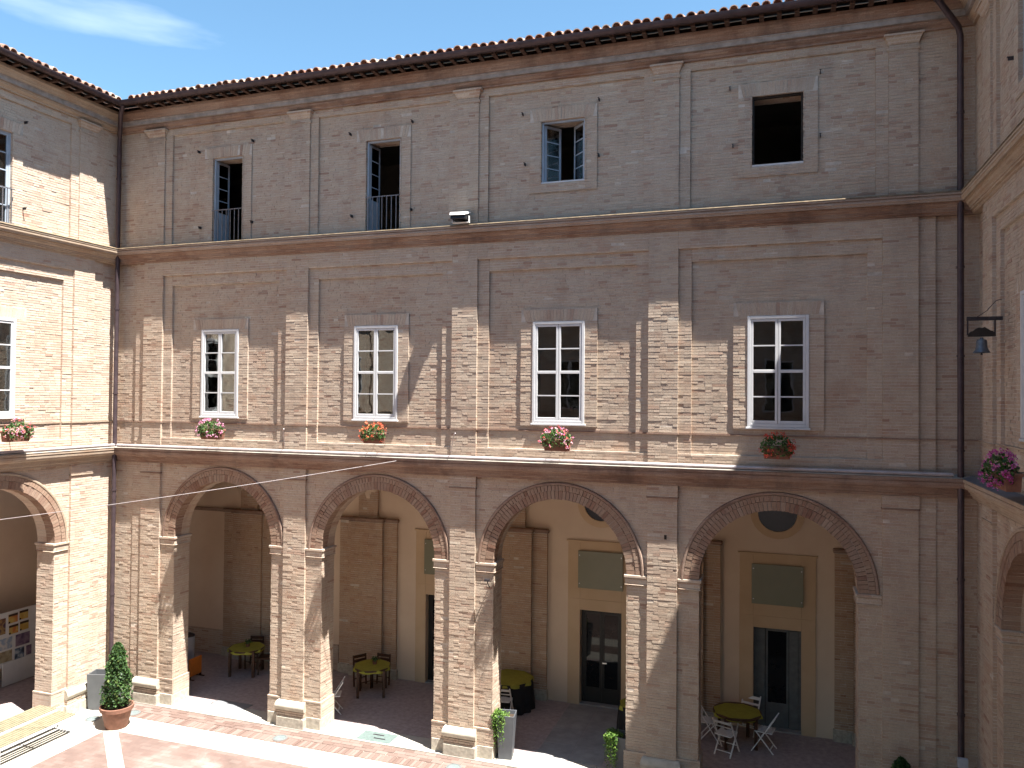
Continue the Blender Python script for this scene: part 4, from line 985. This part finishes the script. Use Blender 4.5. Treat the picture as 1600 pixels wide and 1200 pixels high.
def dark_chair(loc, label, rz):
    t = thing('chair', label, 'chair', loc, rz, 'dark wooden chairs under the arcade')
    MB().box(-.21, .21, -.21, .21, .42, .46).build('seat', 'dark_wood', t, bevel=.01)
    for sx in (-1, 1):
        MB().bar((sx*.18, .18, 0), (sx*.18, .18, .42), .036).build('leg', 'dark_wood', t); MB().bar((sx*.18, -.19, 0), (sx*.18, -.24, .82), .036).build('leg', 'dark_wood', t)
    m = MB()
    for z in (.56, .67, .78): m.box(-.162, .162, -.245+(z-.78)*-.05, -.225+(z-.78)*-.05, z-.04, z+.035)
    m.build('backrest', 'dark_wood', t); MB().bar((-.16, .18, .2), (.16, .18, .2), .022).bar((-.16, -.2, .2), (.16, -.2, .2), .022).build('stretcher', 'dark_wood', t)
    return t
def white_chair(loc, label, rz):
    t = thing('chair', label, 'chair', loc, rz, 'white folding chairs under the arcade')
    for sx in (-1, 1):
        MB().bar((sx*.205, .24, 0), (sx*.205, -.27, .80), .03, .02).build('leg', 'white_chair', t)     # front foot rising to the back
        MB().bar((sx*.18, -.23, 0), (sx*.18, .16, .455), .03, .02).build('leg', 'white_chair', t)      # rear foot rising to the seat front
    s = MB().box(-.165, .165, -.2, .19, .432, .438).build('seat', 'white_chair', t)
    for k in range(6): MB().box(-.19, .19, -.2+k*.066, -.2+k*.066+.054, .438, .456).build('slat', 'white_chair', s)
    m = MB()
    for (z, h) in ((.74, .06), (.62, .035)):
        y = .24 - .51*z/.80; m.hexa([(-.195, y, z-h/2), (.195, y, z-h/2), (.195, y-.03, z+h/2), (-.195, y-.03, z+h/2), (-.195, y+.018, z-h/2), (.195, y+.018, z-h/2), (.195, y-.012, z+h/2), (-.195, y-.012, z+h/2)])
    m.build('backrest', 'white_chair', t)
    MB().bar((-.205, .13, .17), (.205, .13, .17), .02).bar((-.18, -.16, .09), (.18, -.16, .09), .02).build('stretcher', 'white_chair', t)
    return t
def centrepiece(loc, label):
    t = thing('table_plant', label, 'table plant', loc, 0, 'small plants on the cafe tables')
    MB().lathe([(0, 0), (.05, 0), (.065, .09), (.055, .09), (0, .08)], 14).build('pot', 'terracotta_dark', t, smooth=True)
    R_ = np.random.RandomState(3); P = R_.randn(90, 3)*np.array([.05, .05, .03]) + np.array([0, 0, .13]); scatter('foliage', P, .04, 'leaf_box', t, 3)
T1 = (-14.28, 18.62, ZF); T2 = (-10.22, 18.52, ZF); T3 = (-6.50, 18.95, ZF); T4 = (-.92, 18.72, ZF); T5 = (-3.10, 18.35, ZF)
table(T1, 'dark wooden table seen through the first arch from the left corner', .25); topper(T1, 'octagonal yellow green cloth on the table beyond the first arch', .25, .47)
table(T2, 'dark four legged table in front of the brick pier behind the second arch', .42); topper(T2, 'octagonal yellow green cloth on the table by the brick pier', .42, .47)
table(T3, 'table draped to the floor beside the leafy grey planter', .1, False); floor_cloth(T3, 'black cloth hanging to the floor from the table behind the leafy planter', .58); topper(T3, 'yellow green square of cloth over the black draped table behind the planter', .1, .575)
table(T4, 'dark table ringed by white folding chairs in the shaded right arch', .3, r=.55); topper(T4, 'oval yellow green cloth on the table ringed by white chairs', .2, .5, 1.04, .9)
table(T5, 'draped table mostly hidden by the fourth pillar', .2, False); floor_cloth(T5, 'black cloth on the table half hidden by the fourth pillar', .46); topper(T5, 'sliver of yellow green cloth showing beside the fourth pillar', .2, .45)
centrepiece((T1[0]+.02, T1[1]+.02, T1[2]+.743), 'little potted plant on the table beyond the first arch'); centrepiece((T2[0]+.03, T2[1]+.08, T2[2]+.743), 'little potted plant on the table by the brick pier')
def face(loc, target): return math.atan2(target[1]-loc[1], target[0]-loc[0]) - pi/2
for (dx, dy, lb) in ((.50, .22, 'dark chair at the right of the table beyond the first arch'), (-.12, .48, 'dark chair behind the table beyond the first arch')):
    p = (T1[0]+dx, T1[1]+dy, ZF); dark_chair(p, lb, face(p, T1))
for (dx, dy, lb) in ((-.42, .28, 'dark chair behind the table by the brick pier, left one'), (-.02, .47, 'dark reddish chair tucked at the far right of the table by the brick pier')):
    p = (T2[0]+dx, T2[1]+dy, ZF); dark_chair(p, lb, face(p, T2))
for (dx, dy, lb) in ((-.62, -.02, 'white folding chair at the left of the shaded table, seen side on'), (-.20, -.58, 'white folding chair with its back to the viewer before the shaded table'), (.60, -.12, 'white folding chair at the right of the shaded table, turned outward'), (.22, .72, 'white folding chair beyond the shaded table, only its top rail showing')):
    p = (T4[0]+dx, T4[1]+dy, ZF); white_chair(p, lb, face(p, T4))
p = (-10.52, 17.08, ZF); white_chair(p, 'lone white folding chair half hidden behind the second pillar', math.radians(115))
p = (-6.42, 18.25, ZF); white_chair(p, 'white folding chair in front of the black draped table', face(p, T3))
p = (-6.45, 19.36, ZF); white_chair(p, 'white folding chair behind the black draped table, top rail visible', face(p, T3))

# orange board and pale bin by the first arch
t = thing('notice_board', 'bright orange standing board inside the first arch', 'notice board', (-15.37, 17.82, ZF), 0)
MB().box(-.02, .02, -.24, .24, .08, .56).build('panel', 'orange', t, bevel=.006); MB().box(-.03, .03, -.22, -.19, .02, .08).box(-.03, .03, .19, .22, .02, .08).box(-.14, .14, -.225, -.185, 0, .02).box(-.14, .14, .185, .225, 0, .02).build('stand', 'dark_wood', t)
t = thing('litter_bin', 'pale grey bin behind the orange board', 'bin', (-15.85, 18.1, ZF), 0)
MB().lathe([(0, 0), (.15, 0), (.16, 1.02), (.135, 1.02), (.13, .9), (0, .9)], 20).build('body', 'pale_grey', t, smooth=True); MB().lathe([(.165, 1.021), (.165, 1.06), (.05, 1.12), (0, 1.12)], 20).build('lid', 'iron', t, smooth=True)

# poster display in the left wing
t = thing('display_board', 'white display board covered with small posters inside the left arch', 'display board', (-19.62, 15.3, ZF), 0)
FP = lambda a, b, z: (b, a, z)    # a along Y, b out of the wall
pn = MB(FP).box(-1.3, 1.25, -.03, 0, .52, 1.98).build('panel', 'board_white', t); MB(FP).box(.12, 1.15, .005, .03, .02, .64).build('lower_panel', 'board_white', t, bevel=.004)
MB(FP).box(-1.25, -1.2, -.12, -.03, 0, 1.9).box(1.12, 1.17, -.12, -.031, 0, 1.9).build('support', 'iron', t)
for (a0, a1, z0, z1, mt) in ((.28, .55, 1.66, 1.90, 'poster_sun'), (.60, .86, 1.68, 1.92, 'poster_sun'), (.30, .57, 1.36, 1.60, 'poster_sun'), (.62, .88, 1.38, 1.62, 'poster_sun'), (-.12, .20, 1.42, 1.84, 'poster_face'), (.50, .92, .98, 1.30, 'poster_violet'),
                            (-.02, .40, 1.0, 1.30, 'poster_sea'), (.02, .40, .66, .95, 'poster_old'), (.48, .76, .62, .93, 'poster_night'), (-.6, -.2, 1.3, 1.7, 'poster_old'), (-.6, -.2, .8, 1.2, 'poster_sea'), (.82, .98, .66, .92, 'poster_violet')):
    q = MB(FP).box(a0, a1, .002, .008, z0, z1).build('poster', mt, t)
    if mt == 'poster_sun': MB(FP).box(a0, a1, .009, .011, z1-.06, z1).box(a0, a0+.05, .009, .011, z0, z0+.05).build('poster_print', 'ink', q)

# information panels over the doors
for k, (p, q) in enumerate(doors):
    c = (p+q)/2
    t = thing('information_panel', ['plain glass panel above the door behind the second arch, mostly hidden', 'green tinted glass panel with corner bolts above the black door', 'shaded green tinted glass panel above the grey door in the right arch'][k], 'wall panel', (c, 16+BW-.03, -4.41), 0, 'glass panels above the arcade doors')
    MB().box(-.58, .58, -.06, -.045, -.475, .475).build('panel', 'sign_glass', t, bevel=.003)
    for sx in (-1, 1):
        for sz in (-1, 1): MB().tube([(sx*.54, -.07, sz*.36), (sx*.54, .0, sz*.36)], .014, 8).build('bolt', 'steel', t)

# ------------------------------------------------------------------ floor fittings
def disc(loc, label, k):
    t = thing('floor_light', label, 'floor light', loc, 0, 'round lights set in the paving')
    MB().lathe([(0, -.02), (.17, -.02), (.17, .004), (.13, .007), (.13, 0), (0, 0)], 28).build('rim', 'steel_dull', t); MB().lathe([(0, .003), (.128, .003)], 24).build('lens', 'lens_grey', t)
simple('steel_dull', (.20, .205, .20), .5, .1, 8, metallic=.4, bmp=0)
disc((-10.86, 15.40, GZ+.014), 'round floor light in front of the second pillar', 0); disc((-6.55, 15.45, GZ+.014), 'round floor light in front of the third pillar, at the bottom edge', 1)
disc((-15.75, 14.75, GZ+.01), 'round floor light left of the terracotta pot', 2); disc((-15.1, 15.36, GZ+.014), 'round floor light right of the terracotta pot', 3)
t = thing('drain_cover', 'flat light grey metal cover in the sunlit first arch', 'drain cover', (-13.17, 16.36, GZ+.024)); MB().box(-.5, .5, -.38, .38, -.02, .004).build('plate', 'drain_grey', t, bevel=.002); MB().box(-.53, .53, -.41, .41, -.02, .002).build('rim', 'steel_dull', t)
t = thing('drain_cover', 'green metal cover with two lifting slots in the second arch', 'drain cover', (-8.78, 16.19, GZ+.024)); MB().box(-.43, .43, -.24, .24, -.02, .004).build('plate', 'drain_green', t, bevel=.002)
MB().box(-.16, .12, .07, .12, .004, .006).build('slot', 'iron', t); MB().box(-.05, .24, -.10, -.05, .004, .006).build('slot', 'iron', t)

# ------------------------------------------------------------------ floodlight on the mid cornice
t = thing('floodlight', 'white topped floodlight standing on the middle cornice', 'floodlight', (-6.6, 15.72, 3.785), math.radians(8))
m = MB(); m.hexa([(-.19, -.22, .12), (.15, -.22, .12), (.17, -.02, .27), (-.17, -.02, .27), (-.19, .12, .06), (.17, .12, .06), (.17, .14, .20), (-.17, .14, .20)])
m.v = []; m.f = []
m.hexa([(-.19, -.24, .05), (.13, -.24, .05), (.13, -.22, .16), (-.19, -.22, .16), (-.17, .10, .05), (.16, .10, .05), (.16, .13, .25), (-.17, .13, .25)]); m.build('lamp_body', 'glass_dark', t, bevel=.01)
MB().hexa([(-.205, -.275, .115), (.145, -.275, .115), (.14, -.25, .185), (-.20, -.25, .185), (-.185, .15, .245), (.175, .15, .245), (.17, .14, .275), (-.18, .14, .275)]).build('hood', 'white_plastic', t, bevel=.01)
MB().box(.165, .18, -.05, .04, .0, .15).box(-.205, -.19, -.05, .04, .0, .15).box(-.188, .163, -.05, .04, .0, .012).build('bracket', 'white_plastic', t)

# ------------------------------------------------------------------ bell
t = thing('bell', 'small bronze bell hanging from an iron bracket on the shaded right wall', 'bell', (3.03, 14.1, .8))
MB().box(-.23, .27, -.02, .02, .47, .53).build('bracket', 'iron', t, bevel=.004)
MB().box(-.225, -.205, -.01, .01, .24, .47).build('hanger', 'iron', t); MB().box(.155, .175, -.01, .01, .22, .47).build('hanger', 'iron', t)
m = MB()
for k in range(10):
    a0, a1 = -.21+.38*k/10, -.21+.38*(k+1)/10; z = lambda a: .255+.105*math.cos((a+.02)/.19*pi/2)**1.0 + .01*math.sin(a*60)
    m.hexa([(a0, -.03, .215), (a1, -.03, .215), (a1, -.03, z(a1)), (a0, -.03, z(a0)), (a0, .03, .215), (a1, .03, .215), (a1, .03, z(a1)), (a0, .03, z(a0))])
m.build('yoke', 'wood_black', t)
MB().lathe([(0, .20), (.025, .20), (.03, .17), (.065, .165), (.075, .14), (.08, .05), (.095, 0), (.125, -.04), (.118, -.045), (.08, 0), (.06, .1), (0, .14)], 28, (-.02, 0, 0)).build('bell_body', 'bronze', t, smooth=True)
MB().tube([(-.02, 0, .1), (-.02, 0, -.045), (-.02, 0, -.075)], [.006, .008, .018], 8).build('clapper', 'iron', t)
MB().tube([(-.08, 0, .53), (.05, .0, .62), (.18, .0, .78), (.26, .0, .80)], .006, 6).build('rope', 'iron', t)

# ------------------------------------------------------------------ cable across the court
P = []; a, b = Vector((-8.15, 15.77, -1.46)), Vector((-16.5, 10.65, -2.786))
for k in range(25):
    s = k/24; q = a.lerp(b, s); P.append((q.x, q.y, q.z - .06*4*s*(1-s)))
o = MB().tube(P, .0055, 6).build('cable', 'conduit', None, loc=tuple(a), label='thin cable strung from the facade down to the left wing', category='cable')
